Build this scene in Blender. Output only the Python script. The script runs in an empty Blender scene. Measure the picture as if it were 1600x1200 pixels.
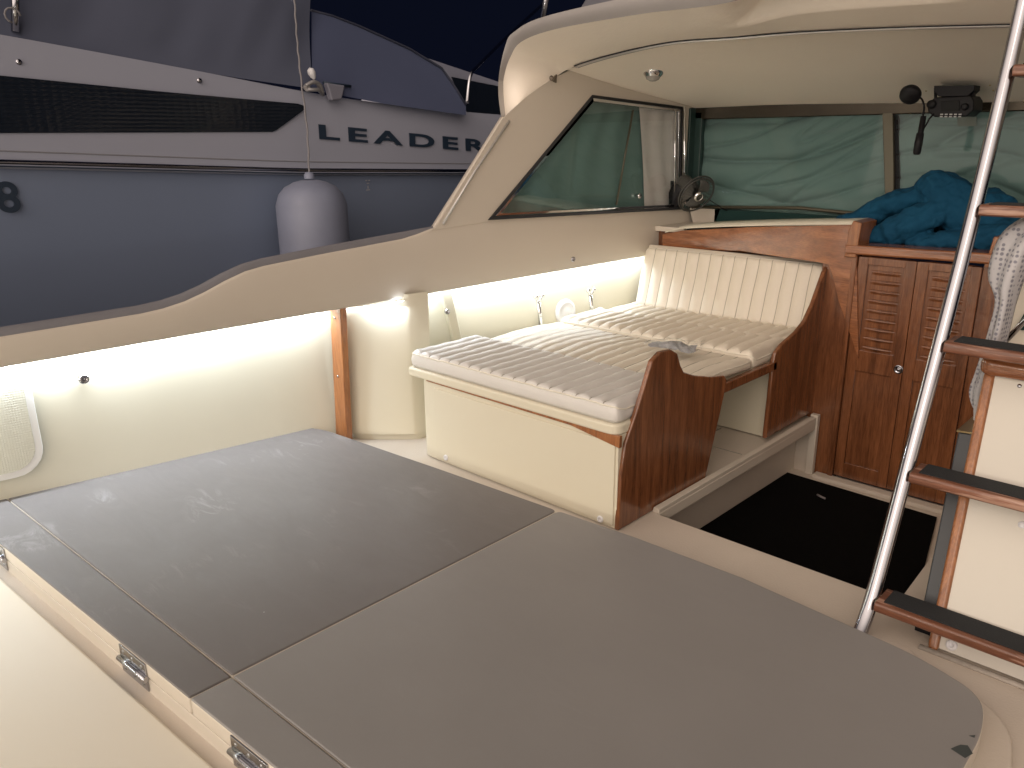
import bpy, bmesh, math, random
from mathutils import Vector, Matrix, noise
random.seed(7)
R = math.radians
sc = bpy.context.scene
col = sc.collection

# ------------------------------------------------------------------ camera
FPX = 1245.79
CR = Vector((0.722985, 0.690776, -0.010980))      # camera right
CD = Vector((0.196694, -0.221048, -0.955222))     # camera down
CF = Vector((-0.662272, 0.688452, -0.295687))     # camera forward
CP = Vector((0, 0, 1.6))
cam = bpy.data.cameras.new("camera"); cam.sensor_width = 36; cam.lens = FPX * 36 / 1600
cam.clip_start = 0.05; cam.clip_end = 500
co = bpy.data.objects.new("camera", cam); col.objects.link(co)
m3 = Matrix((CR, -CD, -CF)).transposed()
co.matrix_world = Matrix.Translation(CP) @ m3.to_4x4()
sc.camera = co

# ------------------------------------------------------------------ world: night sky with an added warm glow from aft, standing for a lit quay
w = bpy.data.worlds.new("World"); sc.world = w; w.use_nodes = True
nt = w.node_tree; nt.nodes.clear()
out = nt.nodes.new("ShaderNodeOutputWorld"); bg = nt.nodes.new("ShaderNodeBackground")
tc = nt.nodes.new("ShaderNodeTexCoord"); dt = nt.nodes.new("ShaderNodeVectorMath"); dt.operation = 'DOT_PRODUCT'
dt.inputs[1].default_value = Vector((0.08, -0.99, -0.05)).normalized()
mr = nt.nodes.new("ShaderNodeMapRange"); mr.interpolation_type = 'SMOOTHSTEP'
mr.inputs[1].default_value = -0.25; mr.inputs[2].default_value = 1.0
mx = nt.nodes.new("ShaderNodeMix"); mx.data_type = 'RGBA'
mx.inputs[6].default_value = (0.0030, 0.0040, 0.0100, 1)
mx.inputs[7].default_value = (2.15, 1.80, 1.54, 1)
nt.links.new(tc.outputs['Generated'], dt.inputs[0]); nt.links.new(dt.outputs['Value'], mr.inputs[0])
nt.links.new(mr.outputs[0], mx.inputs[0]); nt.links.new(mx.outputs[2], bg.inputs[0])
bg.inputs[1].default_value = 1.0
nt.links.new(bg.outputs[0], out.inputs[0])

# sun lamp added for an unseen quay lamp, behind and above the cockpit
sl = bpy.data.lights.new("sun", 'SUN'); sl.energy = 0.30; sl.angle = R(20); sl.color = (1.0, 0.86, 0.76)
so = bpy.data.objects.new("sun", sl); col.objects.link(so)
sd = Vector((-0.22, 0.86, -0.40)).normalized()
so.rotation_euler = sd.to_track_quat('-Z', 'Y').to_euler()

sc.view_settings.view_transform = 'Standard'; sc.view_settings.look = 'None'
sc.view_settings.exposure = 0.0; sc.view_settings.gamma = 1
sc.cycles.use_denoising = True
sc.cycles.max_bounces = 10; sc.cycles.diffuse_bounces = 5
sc.cycles.sample_clamp_indirect = 6

# ------------------------------------------------------------------ helpers
def ray(u, v): return CF * FPX + CR * (u - 800) + CD * (v - 600)
def on(u, v, n, d):
    r = ray(u, v); n = Vector(n); return CP + r * ((d - n.dot(CP)) / n.dot(r))
def ax(u, v, x): return on(u, v, (1, 0, 0), x)
def ay(u, v, y): return on(u, v, (0, 1, 0), y)
def az(u, v, z): return on(u, v, (0, 0, 1), z)
def spx(y): return -3.52 + 0.095 * y               # inner face of the coaming / cabin side
def sp(u, v, off=0.0): return on(u, v, (1, -.095, 0), -3.52 + off)
def wallx(y): return -3.98 + 0.165 * y             # hull lining aft
def linx(y): return -3.925 + 0.165 * y               # lining beside the berth
def sm(a, b, t):
    t = max(0, min(1, (t - a) / (b - a))); return t * t * (3 - 2 * t)
def lerp(a, b, t): return a + (b - a) * t
def pw(x, pts):
    if x <= pts[0][0]: return pts[0][1]
    for (a, p), (b, q) in zip(pts, pts[1:]):
        if x <= b: return p + (q - p) * (x - a) / (b - a)
    return pts[-1][1]
def pws(x, pts):                                   # smooth version
    h = .025; return sum(pw(x + k * h, pts) for k in (-2, -1, 0, 1, 2)) / 5

def wloc(o):
    v = Vector((0, 0, 0))
    while o: v += o.location; o = o.parent
    return v
def tag(o, label=None, cat=None, group=None, kind=None):
    if label: o['label'] = label
    if cat: o['category'] = cat
    if group: o['group'] = group
    if kind: o['kind'] = kind
    return o
def thing(name, label, cat, loc, group=None):
    o = bpy.data.objects.new(name, None); col.objects.link(o); o.location = loc
    o.empty_display_size = .1
    return tag(o, label, cat, group)

class MB:
    def __init__(s): s.v = []; s.f = []; s.sm = []
    def add(s, vs, fs, smooth=False):
        n = len(s.v); s.v += [Vector(p) for p in vs]
        for f in fs: s.f.append([i + n for i in f]); s.sm.append(smooth)
        return s
    def box(s, a, b):
        (x0, y0, z0), (x1, y1, z1) = a, b
        return s.add([(x0, y0, z0), (x1, y0, z0), (x1, y1, z0), (x0, y1, z0), (x0, y0, z1), (x1, y0, z1), (x1, y1, z1), (x0, y1, z1)],
                     [(0, 3, 2, 1), (4, 5, 6, 7), (0, 1, 5, 4), (1, 2, 6, 5), (2, 3, 7, 6), (3, 0, 4, 7)])
    def obox(s, c, ux, uy, uz, hx, hy, hz):
        c = Vector(c); ux, uy, uz = [Vector(q).normalized() for q in (ux, uy, uz)]
        vs = [c + ux * (i * hx) + uy * (j * hy) + uz * (k * hz) for k in (-1, 1) for (i, j) in ((-1, -1), (1, -1), (1, 1), (-1, 1))]
        return s.add(vs, [(0, 3, 2, 1), (4, 5, 6, 7), (0, 1, 5, 4), (1, 2, 6, 5), (2, 3, 7, 6), (3, 0, 4, 7)])
    def prism(s, pts, d):
        d = Vector(d); n = len(pts); p = [Vector(q) for q in pts]
        return s.add(p + [q + d for q in p], [list(range(n))[::-1], list(range(n, 2 * n))] + [(i, (i + 1) % n, n + (i + 1) % n, n + i) for i in range(n)])
    def tube(s, pts, r, k=12, caps=True, closed=False, squash=None):
        p = [Vector(q) for q in pts]; n = len(p); vs = []; fs = []
        up = Vector((0, 0, 1)); prev = None
        for i in range(n):
            if closed: t = p[(i + 1) % n] - p[i - 1]
            else: t = p[min(i + 1, n - 1)] - p[max(i - 1, 0)]
            t = t.normalized() if t.length > 1e-9 else Vector((0, 0, 1))
            if prev is None:
                a = t.cross(up)
                if a.length < .1: a = t.cross(Vector((1, 0, 0)))
                a.normalize()
            else:
                a = (prev - t * prev.dot(t)).normalized()
            prev = a; b = t.cross(a)
            rr = r[i] if isinstance(r, (list, tuple)) else r
            for j in range(k):
                an = 2 * math.pi * j / k
                vs.append(p[i] + a * (math.cos(an) * rr) + b * (math.sin(an) * rr * (squash or 1)))
        m = n if closed else n - 1
        for i in range(m):
            for j in range(k):
                a0 = i * k + j; a1 = i * k + (j + 1) % k; b0 = ((i + 1) % n) * k + j; b1 = ((i + 1) % n) * k + (j + 1) % k
                fs.append((a0, a1, b1, b0))
        s.add(vs, fs, True)
        if caps and not closed:
            o = len(s.v) - n * k
            s.f.append([o + j for j in range(k)][::-1]); s.sm.append(False)
            s.f.append([o + (n - 1) * k + j for j in range(k)]); s.sm.append(False)
        return s
    def lathe(s, c, axis, prof, k=32):
        c = Vector(c); z = Vector(axis).normalized(); a = z.orthogonal().normalized(); b = z.cross(a); vs = []; fs = []
        for (r, h) in prof:
            for j in range(k):
                an = 2 * math.pi * j / k; vs.append(c + z * h + (a * math.cos(an) + b * math.sin(an)) * r)
        for i in range(len(prof) - 1):
            for j in range(k):
                fs.append((i * k + j, i * k + (j + 1) % k, (i + 1) * k + (j + 1) % k, (i + 1) * k + j))
        return s.add(vs, fs, True)
    def grid(s, fn, nu, nv, smooth=True):
        vs = [fn(i / nu, j / nv) for j in range(nv + 1) for i in range(nu + 1)]
        fs = [(j * (nu + 1) + i, j * (nu + 1) + i + 1, (j + 1) * (nu + 1) + i + 1, (j + 1) * (nu + 1) + i) for j in range(nv) for i in range(nu)]
        return s.add(vs, fs, smooth)
    def build(s, name, mat, parent=None, bevel=0, seg=2, solid=0, fix=True, sub=0):
        off = wloc(parent) if parent else Vector((0, 0, 0))
        me = bpy.data.meshes.new(name); me.from_pydata([v - off for v in s.v], [], s.f)
        for p, k in zip(me.polygons, s.sm): p.use_smooth = k
        if fix:
            bm = bmesh.new(); bm.from_mesh(me); bmesh.ops.remove_doubles(bm, verts=bm.verts, dist=1e-5)
            bmesh.ops.recalc_face_normals(bm, faces=bm.faces); bm.to_mesh(me); bm.free()
        me.materials.append(mat)
        o = bpy.data.objects.new(name, me); col.objects.link(o)
        if parent: o.parent = parent
        if solid:
            q = o.modifiers.new("solid", 'SOLIDIFY'); q.thickness = solid; q.offset = 0
        if bevel:
            q = o.modifiers.new("bevel", 'BEVEL'); q.width = bevel; q.segments = seg; q.limit_method = 'ANGLE'; q.angle_limit = R(35)
            for p in me.polygons: p.use_smooth = True
            q.harden_normals = True
        if sub:
            q = o.modifiers.new("sub", 'SUBSURF'); q.levels = sub; q.render_levels = sub
        return o

def rrect(w_, h_, r, n=5):
    out = []
    for cx, cy, a0 in ((w_ / 2 - r, h_ / 2 - r, 0), (-w_ / 2 + r, h_ / 2 - r, 90), (-w_ / 2 + r, -h_ / 2 + r, 180), (w_ / 2 - r, -h_ / 2 + r, 270)):
        for k in range(n + 1):
            a = R(a0 + 90 * k / n); out.append((cx + r * math.cos(a), cy + r * math.sin(a)))
    return out
def roundpoly(pts, rad, n=5):
    """round the corners of a 3D polygon; rad a number or list"""
    P_ = [Vector(p) for p in pts]; N = len(P_); out = []
    for i in range(N):
        r = rad[i] if isinstance(rad, (list, tuple)) else rad
        a = P_[i - 1] - P_[i]; b = P_[(i + 1) % N] - P_[i]
        if r <= 0: out.append(P_[i]); continue
        d = min(r, a.length * .48, b.length * .48)
        p0 = P_[i] + a.normalized() * d; p1 = P_[i] + b.normalized() * d
        for k in range(n + 1):
            t = k / n; out.append(p0 * (1 - t) ** 2 + P_[i] * 2 * t * (1 - t) + p1 * t * t)
    return out
def catmull(pts, n=6):
    p = [Vector(q) for q in pts]; out = []
    for i in range(len(p) - 1):
        a = p[max(i - 1, 0)]; b = p[i]; c = p[i + 1]; d = p[min(i + 2, len(p) - 1)]
        for k in range(n):
            t = k / n
            out.append(0.5 * ((2 * b) + (c - a) * t + (2 * a - 5 * b + 4 * c - d) * t * t + (-a + 3 * b - 3 * c + d) * t ** 3))
    out.append(p[-1]); return out

# ------------------------------------------------------------------ materials
def mat(name, base, rough=.5, metal=0, bump=0, bscale=20, var=0, vscale=3, coat=0, spec=.5, rvar=0, alpha=1, trans=0):
    m = bpy.data.materials.new(name); m.use_nodes = True; n = m.node_tree; b = n.nodes['Principled BSDF']
    b.inputs['Base Color'].default_value = (*base, 1); b.inputs['Roughness'].default_value = rough
    b.inputs['Metallic'].default_value = metal; b.inputs['Coat Weight'].default_value = coat
    b.inputs['Specular IOR Level'].default_value = spec
    b.inputs['Transmission Weight'].default_value = trans; b.inputs['Coat Roughness'].default_value = .08
    t = n.nodes.new('ShaderNodeTexCoord')
    if var:
        q = n.nodes.new('ShaderNodeTexNoise'); q.inputs['Scale'].default_value = vscale; q.inputs['Detail'].default_value = 6
        n.links.new(t.outputs['Object'], q.inputs['Vector'])
        c = n.nodes.new('ShaderNodeMix'); c.data_type = 'RGBA'
        c.inputs[6].default_value = (*[x * (1 - var) for x in base], 1); c.inputs[7].default_value = (*[min(1, x * (1 + var)) for x in base], 1)
        n.links.new(q.outputs['Fac'], c.inputs[0]); n.links.new(c.outputs[2], b.inputs['Base Color'])
    if rvar:
        q = n.nodes.new('ShaderNodeTexNoise'); q.inputs['Scale'].default_value = vscale * 2; q.inputs['Detail'].default_value = 5
        n.links.new(t.outputs['Object'], q.inputs['Vector'])
        c = n.nodes.new('ShaderNodeMapRange'); c.inputs[1].default_value = .3; c.inputs[2].default_value = .7
        c.inputs[3].default_value = rough - rvar; c.inputs[4].default_value = rough + rvar
        n.links.new(q.outputs['Fac'], c.inputs[0]); n.links.new(c.outputs[0], b.inputs['Roughness'])
    if bump:
        q = n.nodes.new('ShaderNodeTexNoise'); q.inputs['Scale'].default_value = bscale; q.inputs['Detail'].default_value = 4
        n.links.new(t.outputs['Object'], q.inputs['Vector'])
        k = n.nodes.new('ShaderNodeBump'); k.inputs['Strength'].default_value = bump; k.inputs['Distance'].default_value = .01
        n.links.new(q.outputs['Fac'], k.inputs['Height']); n.links.new(k.outputs[0], b.inputs['Normal'])
    return m

def teak(name, dark, light, grain='z', rough=.22, coat=.6, worn=0):
    m = bpy.data.materials.new(name); m.use_nodes = True; n = m.node_tree; b = n.nodes['Principled BSDF']
    t = n.nodes.new('ShaderNodeTexCoord'); mp = n.nodes.new('ShaderNodeMapping')
    s = {'z': (14, 14, 1.1), 'x': (1.1, 14, 14), 'y': (14, 1.1, 14)}[grain]; mp.inputs['Scale'].default_value = s
    n.links.new(t.outputs['Object'], mp.inputs[0])
    q = n.nodes.new('ShaderNodeTexNoise'); q.inputs['Scale'].default_value = 1.6; q.inputs['Detail'].default_value = 9; q.inputs['Roughness'].default_value = .62
    q.inputs['Distortion'].default_value = .5
    n.links.new(mp.outputs[0], q.inputs['Vector'])
    r = n.nodes.new('ShaderNodeValToRGB'); e = r.color_ramp.elements
    e[0].position = .3; e[0].color = (*dark, 1); e[1].position = .7; e[1].color = (*light, 1)
    n.links.new(q.outputs['Fac'], r.inputs[0])
    mp2 = n.nodes.new('ShaderNodeMapping'); mp2.inputs['Scale'].default_value = tuple(x * 9 for x in s)
    n.links.new(t.outputs['Object'], mp2.inputs[0])
    q2 = n.nodes.new('ShaderNodeTexNoise'); q2.inputs['Scale'].default_value = 1.5; q2.inputs['Detail'].default_value = 3
    n.links.new(mp2.outputs[0], q2.inputs['Vector'])
    mm = n.nodes.new('ShaderNodeMapRange'); mm.inputs[1].default_value = .35; mm.inputs[2].default_value = .6; mm.inputs[3].default_value = .72; mm.inputs[4].default_value = 1.0
    n.links.new(q2.outputs['Fac'], mm.inputs[0])
    mu = n.nodes.new('ShaderNodeVectorMath'); mu.operation = 'SCALE'
    n.links.new(r.outputs[0], mu.inputs[0]); n.links.new(mm.outputs[0], mu.inputs['Scale'])
    last = mu.outputs[0]
    if worn:
        wn = n.nodes.new('ShaderNodeTexNoise'); wn.inputs['Scale'].default_value = 3; wn.inputs['Detail'].default_value = 8
        n.links.new(mp.outputs[0], wn.inputs['Vector'])
        wr = n.nodes.new('ShaderNodeMapRange'); wr.inputs[1].default_value = .55; wr.inputs[2].default_value = .62; wr.inputs[4].default_value = worn
        n.links.new(wn.outputs['Fac'], wr.inputs[0])
        wm = n.nodes.new('ShaderNodeMix'); wm.data_type = 'RGBA'; wm.inputs[7].default_value = (.42, .25, .18, 1)
        n.links.new(wr.outputs[0], wm.inputs[0]); n.links.new(last, wm.inputs[6]); last = wm.outputs[2]
    n.links.new(last, b.inputs['Base Color'])
    b.inputs['Roughness'].default_value = rough; b.inputs['Coat Weight'].default_value = coat; b.inputs['Coat Roughness'].default_value = .12
    bn = n.nodes.new('ShaderNodeTexNoise'); bn.inputs['Scale'].default_value = 9; bn.inputs['Detail'].default_value = 3
    n.links.new(t.outputs['Object'], bn.inputs['Vector'])
    ad = n.nodes.new('ShaderNodeMath'); ad.operation = 'MULTIPLY_ADD'; ad.inputs[1].default_value = .25
    n.links.new(q2.outputs['Fac'], ad.inputs[0]); n.links.new(bn.outputs['Fac'], ad.inputs[2])
    k = n.nodes.new('ShaderNodeBump'); k.inputs['Strength'].default_value = .25; k.inputs['Distance'].default_value = .01
    n.links.new(ad.outputs[0], k.inputs['Height']); n.links.new(k.outputs[0], b.inputs['Normal']); n.links.new(k.outputs[0], b.inputs['Coat Normal'])
    return m

CREAM = mat('cream_gelcoat', (.59, .53, .45), .34, bump=.06, bscale=2.2, var=.03, vscale=2, rvar=.06)
CREAM_Y = mat('cream_lining', (.64, .595, .47), .42, bump=.06, bscale=2.0, var=.03, vscale=2, rvar=.05)
CREAM_DK = mat('cream_deck', (.60, .53, .45), .5, bump=.15, bscale=120, var=.06, vscale=4)
HEAD = mat('headliner_gelcoat', (.88, .80, .69), .45, bump=.12, bscale=60, var=.04, vscale=2.5)  # lightened in place of bounce light reaching the ceiling
WHITE = mat('white_plastic', (.72, .72, .74), .4)
RIMGREY = mat('weathered_rim', (.19, .185, .20), .6, var=.1, vscale=8, bump=.1, bscale=40)
TEAK = teak('varnished_teak', (.105, .036, .014), (.28, .106, .043))
TEAKX = teak('varnished_teak_across', (.17, .054, .02), (.40, .16, .066), 'x')
TEAKL = teak('varnished_teak_light', (.20, .065, .018), (.42, .17, .06), 'z', .3, .4)
TEAKW = teak('worn_teak', (.11, .04, .02), (.25, .10, .055), 'x', .4, .3, worn=.85)
STEEL = mat('stainless_steel', (.42, .42, .45), .12, 1, rvar=.05, vscale=12)
CHROME = mat('chrome', (.75, .75, .76), .09, 1)
VINYL = mat('ivory_vinyl', (.66, .60, .50), .38, bump=.1, bscale=70, var=.04, vscale=6)
VINYL_LIT = mat('near_lit_vinyl', (.64, .62, .585), .38, bump=.1, bscale=70, var=.05, vscale=6)  # ivory vinyl paled and cooled to show the nearer light
PIPING = mat('vinyl_piping', (.72, .68, .58), .35)
THREAD = mat('seam_thread', (.30, .27, .22), .8)
BLACK = mat('black_plastic', (.009, .009, .011), .5, spec=.25, bump=.1, bscale=80)
BLACKM = mat('black_carpet', (.003, .003, .003), .95, spec=.08, bump=.6, bscale=200)
RUBBER = mat('black_rubber', (.02, .02, .022), .6)
FANG = mat('fan_grey_plastic', (.05, .05, .045), .45)
GRIP = mat('black_grip_tape', (.016, .018, .02), .85, bump=.5, bscale=260)
DKSTEEL = mat('dark_grey_panel', (.035, .04, .045), .35, rvar=.05)
CURTW = mat('white_curtain', (.82, .72, .70), .9, bump=.3, bscale=14)
ROPE = mat('rope', (.24, .23, .24), .9, bump=.4, bscale=200)
GOLD = mat('brass', (.5, .38, .2), .3, 1)
BRONZE = mat('bronze_frame', (.11, .10, .07), .4, .4)
WATER = mat('water', (.004, .008, .014), .08, bump=.5, bscale=2.2)

def cloth(name, a, b, rough=.85, scale=(2, 2, 9), bump=.5):
    m = bpy.data.materials.new(name); m.use_nodes = True; n = m.node_tree; bs = n.nodes['Principled BSDF']
    t = n.nodes.new('ShaderNodeTexCoord'); mp = n.nodes.new('ShaderNodeMapping'); mp.inputs['Scale'].default_value = scale
    n.links.new(t.outputs['Object'], mp.inputs[0])
    q = n.nodes.new('ShaderNodeTexNoise'); q.inputs['Scale'].default_value = 1; q.inputs['Detail'].default_value = 3; q.inputs['Distortion'].default_value = .8
    n.links.new(mp.outputs[0], q.inputs['Vector'])
    c = n.nodes.new('ShaderNodeMix'); c.data_type = 'RGBA'; c.inputs[6].default_value = (*a, 1); c.inputs[7].default_value = (*b, 1)
    n.links.new(q.outputs['Fac'], c.inputs[0]); n.links.new(c.outputs[2], bs.inputs['Base Color'])
    wv = n.nodes.new('ShaderNodeTexNoise'); wv.inputs['Scale'].default_value = 400
    n.links.new(t.outputs['Object'], wv.inputs['Vector'])
    ad = n.nodes.new('ShaderNodeMath'); ad.operation = 'MULTIPLY_ADD'; ad.inputs[1].default_value = .06
    n.links.new(wv.outputs['Fac'], ad.inputs[0]); n.links.new(q.outputs['Fac'], ad.inputs[2])
    k = n.nodes.new('ShaderNodeBump'); k.inputs['Strength'].default_value = bump; k.inputs['Distance'].default_value = .02
    n.links.new(ad.outputs[0], k.inputs['Height']); n.links.new(k.outputs[0], bs.inputs['Normal'])
    bs.inputs['Roughness'].default_value = rough; bs.inputs['Specular IOR Level'].default_value = .2
    return m
TEAL = cloth('teal_screen_cloth', (.15, .235, .22), (.185, .275, .26), bump=.12)
TEALD = cloth('dark_teal_cloth', (.012, .035, .034), (.02, .055, .05))
BLUE = cloth('petrol_blue_fabric', (.004, .042, .088), (.007, .072, .142), scale=(6, 6, 6), bump=.4)
CANVAS = cloth('grey_canvas', (.085, .095, .14), (.115, .13, .185), scale=(.8, .8, .8))
CANVASB = cloth('blue_grey_canvas', (.072, .086, .150), (.088, .105, .178), scale=(.8, .8, .8))

def grey_paint(nm_, wear, k_=1.0, wt=1.0):
    m = bpy.data.materials.new(nm_); m.use_nodes = True; n = m.node_tree; b = n.nodes['Principled BSDF']
    t = n.nodes.new('ShaderNodeTexCoord')
    q = n.nodes.new('ShaderNodeTexNoise'); q.inputs['Scale'].default_value = 2.2; q.inputs['Detail'].default_value = 7
    n.links.new(t.outputs['Object'], q.inputs['Vector'])
    c = n.nodes.new('ShaderNodeMix'); c.data_type = 'RGBA'; c.inputs[6].default_value = (.237 * k_, .225 * k_ * wt, .216 * k_ * wt, 1); c.inputs[7].default_value = (.282 * k_, .268 * k_ * wt, .258 * k_ * wt, 1)
    n.links.new(q.outputs['Fac'], c.inputs[0])
    # faint wiped scuffs, stretched along the boards
    mp = n.nodes.new('ShaderNodeMapping'); mp.inputs['Scale'].default_value = (2.2, 7, 1); mp.inputs['Rotation'].default_value = (0, 0, R(-12))
    n.links.new(t.outputs['Object'], mp.inputs[0])
    s = n.nodes.new('ShaderNodeTexNoise'); s.inputs['Scale'].default_value = 1.5; s.inputs['Detail'].default_value = 12; s.inputs['Roughness'].default_value = .75
    s.inputs['Distortion'].default_value = 1.2
    n.links.new(mp.outputs[0], s.inputs['Vector'])
    r = n.nodes.new('ShaderNodeMapRange'); r.inputs[1].default_value = .50; r.inputs[2].default_value = .72; r.inputs[4].default_value = .5
    n.links.new(s.outputs['Fac'], r.inputs[0])
    # scratches: thin lines
    wv = n.nodes.new('ShaderNodeTexVoronoi'); wv.feature = 'DISTANCE_TO_EDGE'; wv.inputs['Scale'].default_value = 1.8
    dd = n.nodes.new('ShaderNodeTexNoise'); dd.inputs['Scale'].default_value = 1.1; dd.inputs['Detail'].default_value = 3
    n.links.new(t.outputs['Object'], dd.inputs['Vector'])
    av = n.nodes.new('ShaderNodeVectorMath'); av.operation = 'MULTIPLY_ADD'; av.inputs[1].default_value = (1.3, 1.3, 0)
    n.links.new(dd.outputs['Color'], av.inputs[0]); n.links.new(t.outputs['Object'], av.inputs[2]); n.links.new(av.outputs[0], wv.inputs['Vector'])
    wr = n.nodes.new('ShaderNodeMapRange'); wr.inputs[1].default_value = .0; wr.inputs[2].default_value = .0035; wr.inputs[3].default_value = .35; wr.inputs[4].default_value = 0
    n.links.new(wv.outputs['Distance'], wr.inputs[0])
    msk = n.nodes.new('ShaderNodeTexNoise'); msk.inputs['Scale'].default_value = 3.1; n.links.new(t.outputs['Object'], msk.inputs['Vector'])
    mk = n.nodes.new('ShaderNodeMapRange'); mk.inputs[1].default_value = .56; mk.inputs[2].default_value = .66; n.links.new(msk.outputs['Fac'], mk.inputs[0])
    ml = n.nodes.new('ShaderNodeMath'); ml.operation = 'MULTIPLY'; n.links.new(wr.outputs[0], ml.inputs[0]); n.links.new(mk.outputs[0], ml.inputs[1])
    # the worn part is the port (outboard) half
    sx = n.nodes.new('ShaderNodeSeparateXYZ'); n.links.new(t.outputs['Object'], sx.inputs[0])
    px = n.nodes.new('ShaderNodeMapRange'); px.inputs[1].default_value = 2.0; px.inputs[2].default_value = 0.4; px.inputs[3].default_value = wear * .25; px.inputs[4].default_value = wear
    n.links.new(sx.outputs['X'], px.inputs[0])
    mxx = n.nodes.new('ShaderNodeMath'); mxx.operation = 'MAXIMUM'; n.links.new(r.outputs[0], mxx.inputs[0]); n.links.new(ml.outputs[0], mxx.inputs[1])
    lm = n.nodes.new('ShaderNodeTexNoise'); lm.inputs['Scale'].default_value = 2.6; lm.inputs['Detail'].default_value = 2; n.links.new(t.outputs['Object'], lm.inputs['Vector'])
    lr = n.nodes.new('ShaderNodeMapRange'); lr.inputs[1].default_value = .50; lr.inputs[2].default_value = .66; n.links.new(lm.outputs['Fac'], lr.inputs[0])
    lx = n.nodes.new('ShaderNodeMath'); lx.operation = 'MULTIPLY'; n.links.new(mxx.outputs[0], lx.inputs[0]); n.links.new(lr.outputs[0], lx.inputs[1]); mxx = lx
    mz = n.nodes.new('ShaderNodeMath'); mz.operation = 'MULTIPLY'; n.links.new(mxx.outputs[0], mz.inputs[0]); n.links.new(px.outputs[0], mz.inputs[1])
    c2 = n.nodes.new('ShaderNodeMix'); c2.data_type = 'RGBA'; c2.inputs[7].default_value = (.62, .61, .60, 1)
    n.links.new(mz.outputs[0], c2.inputs[0]); n.links.new(c.outputs[2], c2.inputs[6])
    # specks
    v = n.nodes.new('ShaderNodeTexVoronoi'); v.inputs['Scale'].default_value = 3.3; n.links.new(t.outputs['Object'], v.inputs['Vector'])
    vr = n.nodes.new('ShaderNodeMapRange'); vr.inputs[1].default_value = .012; vr.inputs[2].default_value = .02; vr.inputs[3].default_value = .7; vr.inputs[4].default_value = 0
    n.links.new(v.outputs['Distance'], vr.inputs[0])
    c3 = n.nodes.new('ShaderNodeMix'); c3.data_type = 'RGBA'; c3.inputs[7].default_value = (.6, .6, .6, 1)
    n.links.new(vr.outputs[0], c3.inputs[0]); n.links.new(c2.outputs[2], c3.inputs[6]); n.links.new(c3.outputs[2], b.inputs['Base Color'])
    b.inputs['Specular IOR Level'].default_value = .35
    rr = n.nodes.new('ShaderNodeMapRange'); rr.inputs[1].default_value = .3; rr.inputs[2].default_value = .75; rr.inputs[3].default_value = .44; rr.inputs[4].default_value = .6
    n.links.new(s.outputs['Fac'], rr.inputs[0]); n.links.new(rr.outputs[0], b.inputs['Roughness'])
    k = n.nodes.new('ShaderNodeBump'); k.inputs['Strength'].default_value = .05; k.inputs['Distance'].default_value = .01
    n.links.new(q.outputs['Fac'], k.inputs['Height']); n.links.new(k.outputs[0], b.inputs['Normal'])
    return m
GREY = grey_paint('grey_hatch_paint', .12)
GREYW = grey_paint('scuffed_grey_hatch_paint', .8, .64, .96)  # scuffed; base darker and warmer than starboard to offset LED spill

def glass(name, tint=(.7, .85, .82), mixf=.16, rough=.03):
    m = bpy.data.materials.new(name); m.use_nodes = True; n = m.node_tree; n.nodes.clear()
    o = n.nodes.new('ShaderNodeOutputMaterial'); tr = n.nodes.new('ShaderNodeBsdfTransparent'); gl = n.nodes.new('ShaderNodeBsdfGlossy')
    tr.inputs[0].default_value = (*tint, 1); gl.inputs['Roughness'].default_value = rough; gl.inputs[0].default_value = (.9, .95, .95, 1)
    f = n.nodes.new('ShaderNodeLayerWeight'); f.inputs[0].default_value = .5
    pw5 = n.nodes.new('ShaderNodeMath'); pw5.operation = 'POWER'; pw5.inputs[1].default_value = 5; n.links.new(f.outputs['Facing'], pw5.inputs[0])
    a = n.nodes.new('ShaderNodeMath'); a.operation = 'MULTIPLY_ADD'; a.inputs[1].default_value = 1 - mixf; a.inputs[2].default_value = mixf
    mxs = n.nodes.new('ShaderNodeMixShader'); n.links.new(pw5.outputs[0], a.inputs[0]); n.links.new(a.outputs[0], mxs.inputs[0])
    n.links.new(tr.outputs[0], mxs.inputs[1]); n.links.new(gl.outputs[0], mxs.inputs[2]); n.links.new(mxs.outputs[0], o.inputs[0])
    return m
GLASS = glass('window_glass', (.93, .955, .95), .06)
GLASSW = glass('windscreen_glass', (.93, .95, .95), .012)
FILM = glass('clear_plastic', (.97, .97, .97), .07, .15)

def emis(name, c, s):
    m = bpy.data.materials.new(name); m.use_nodes = True; n = m.node_tree; n.nodes.clear()
    o = n.nodes.new('ShaderNodeOutputMaterial'); e = n.nodes.new('ShaderNodeEmission'); e.inputs[0].default_value = (*c, 1); e.inputs[1].default_value = s
    n.links.new(e.outputs[0], o.inputs[0]); return m
LED = emis('led_light', (.85, .93, 1.0), 8)

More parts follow.
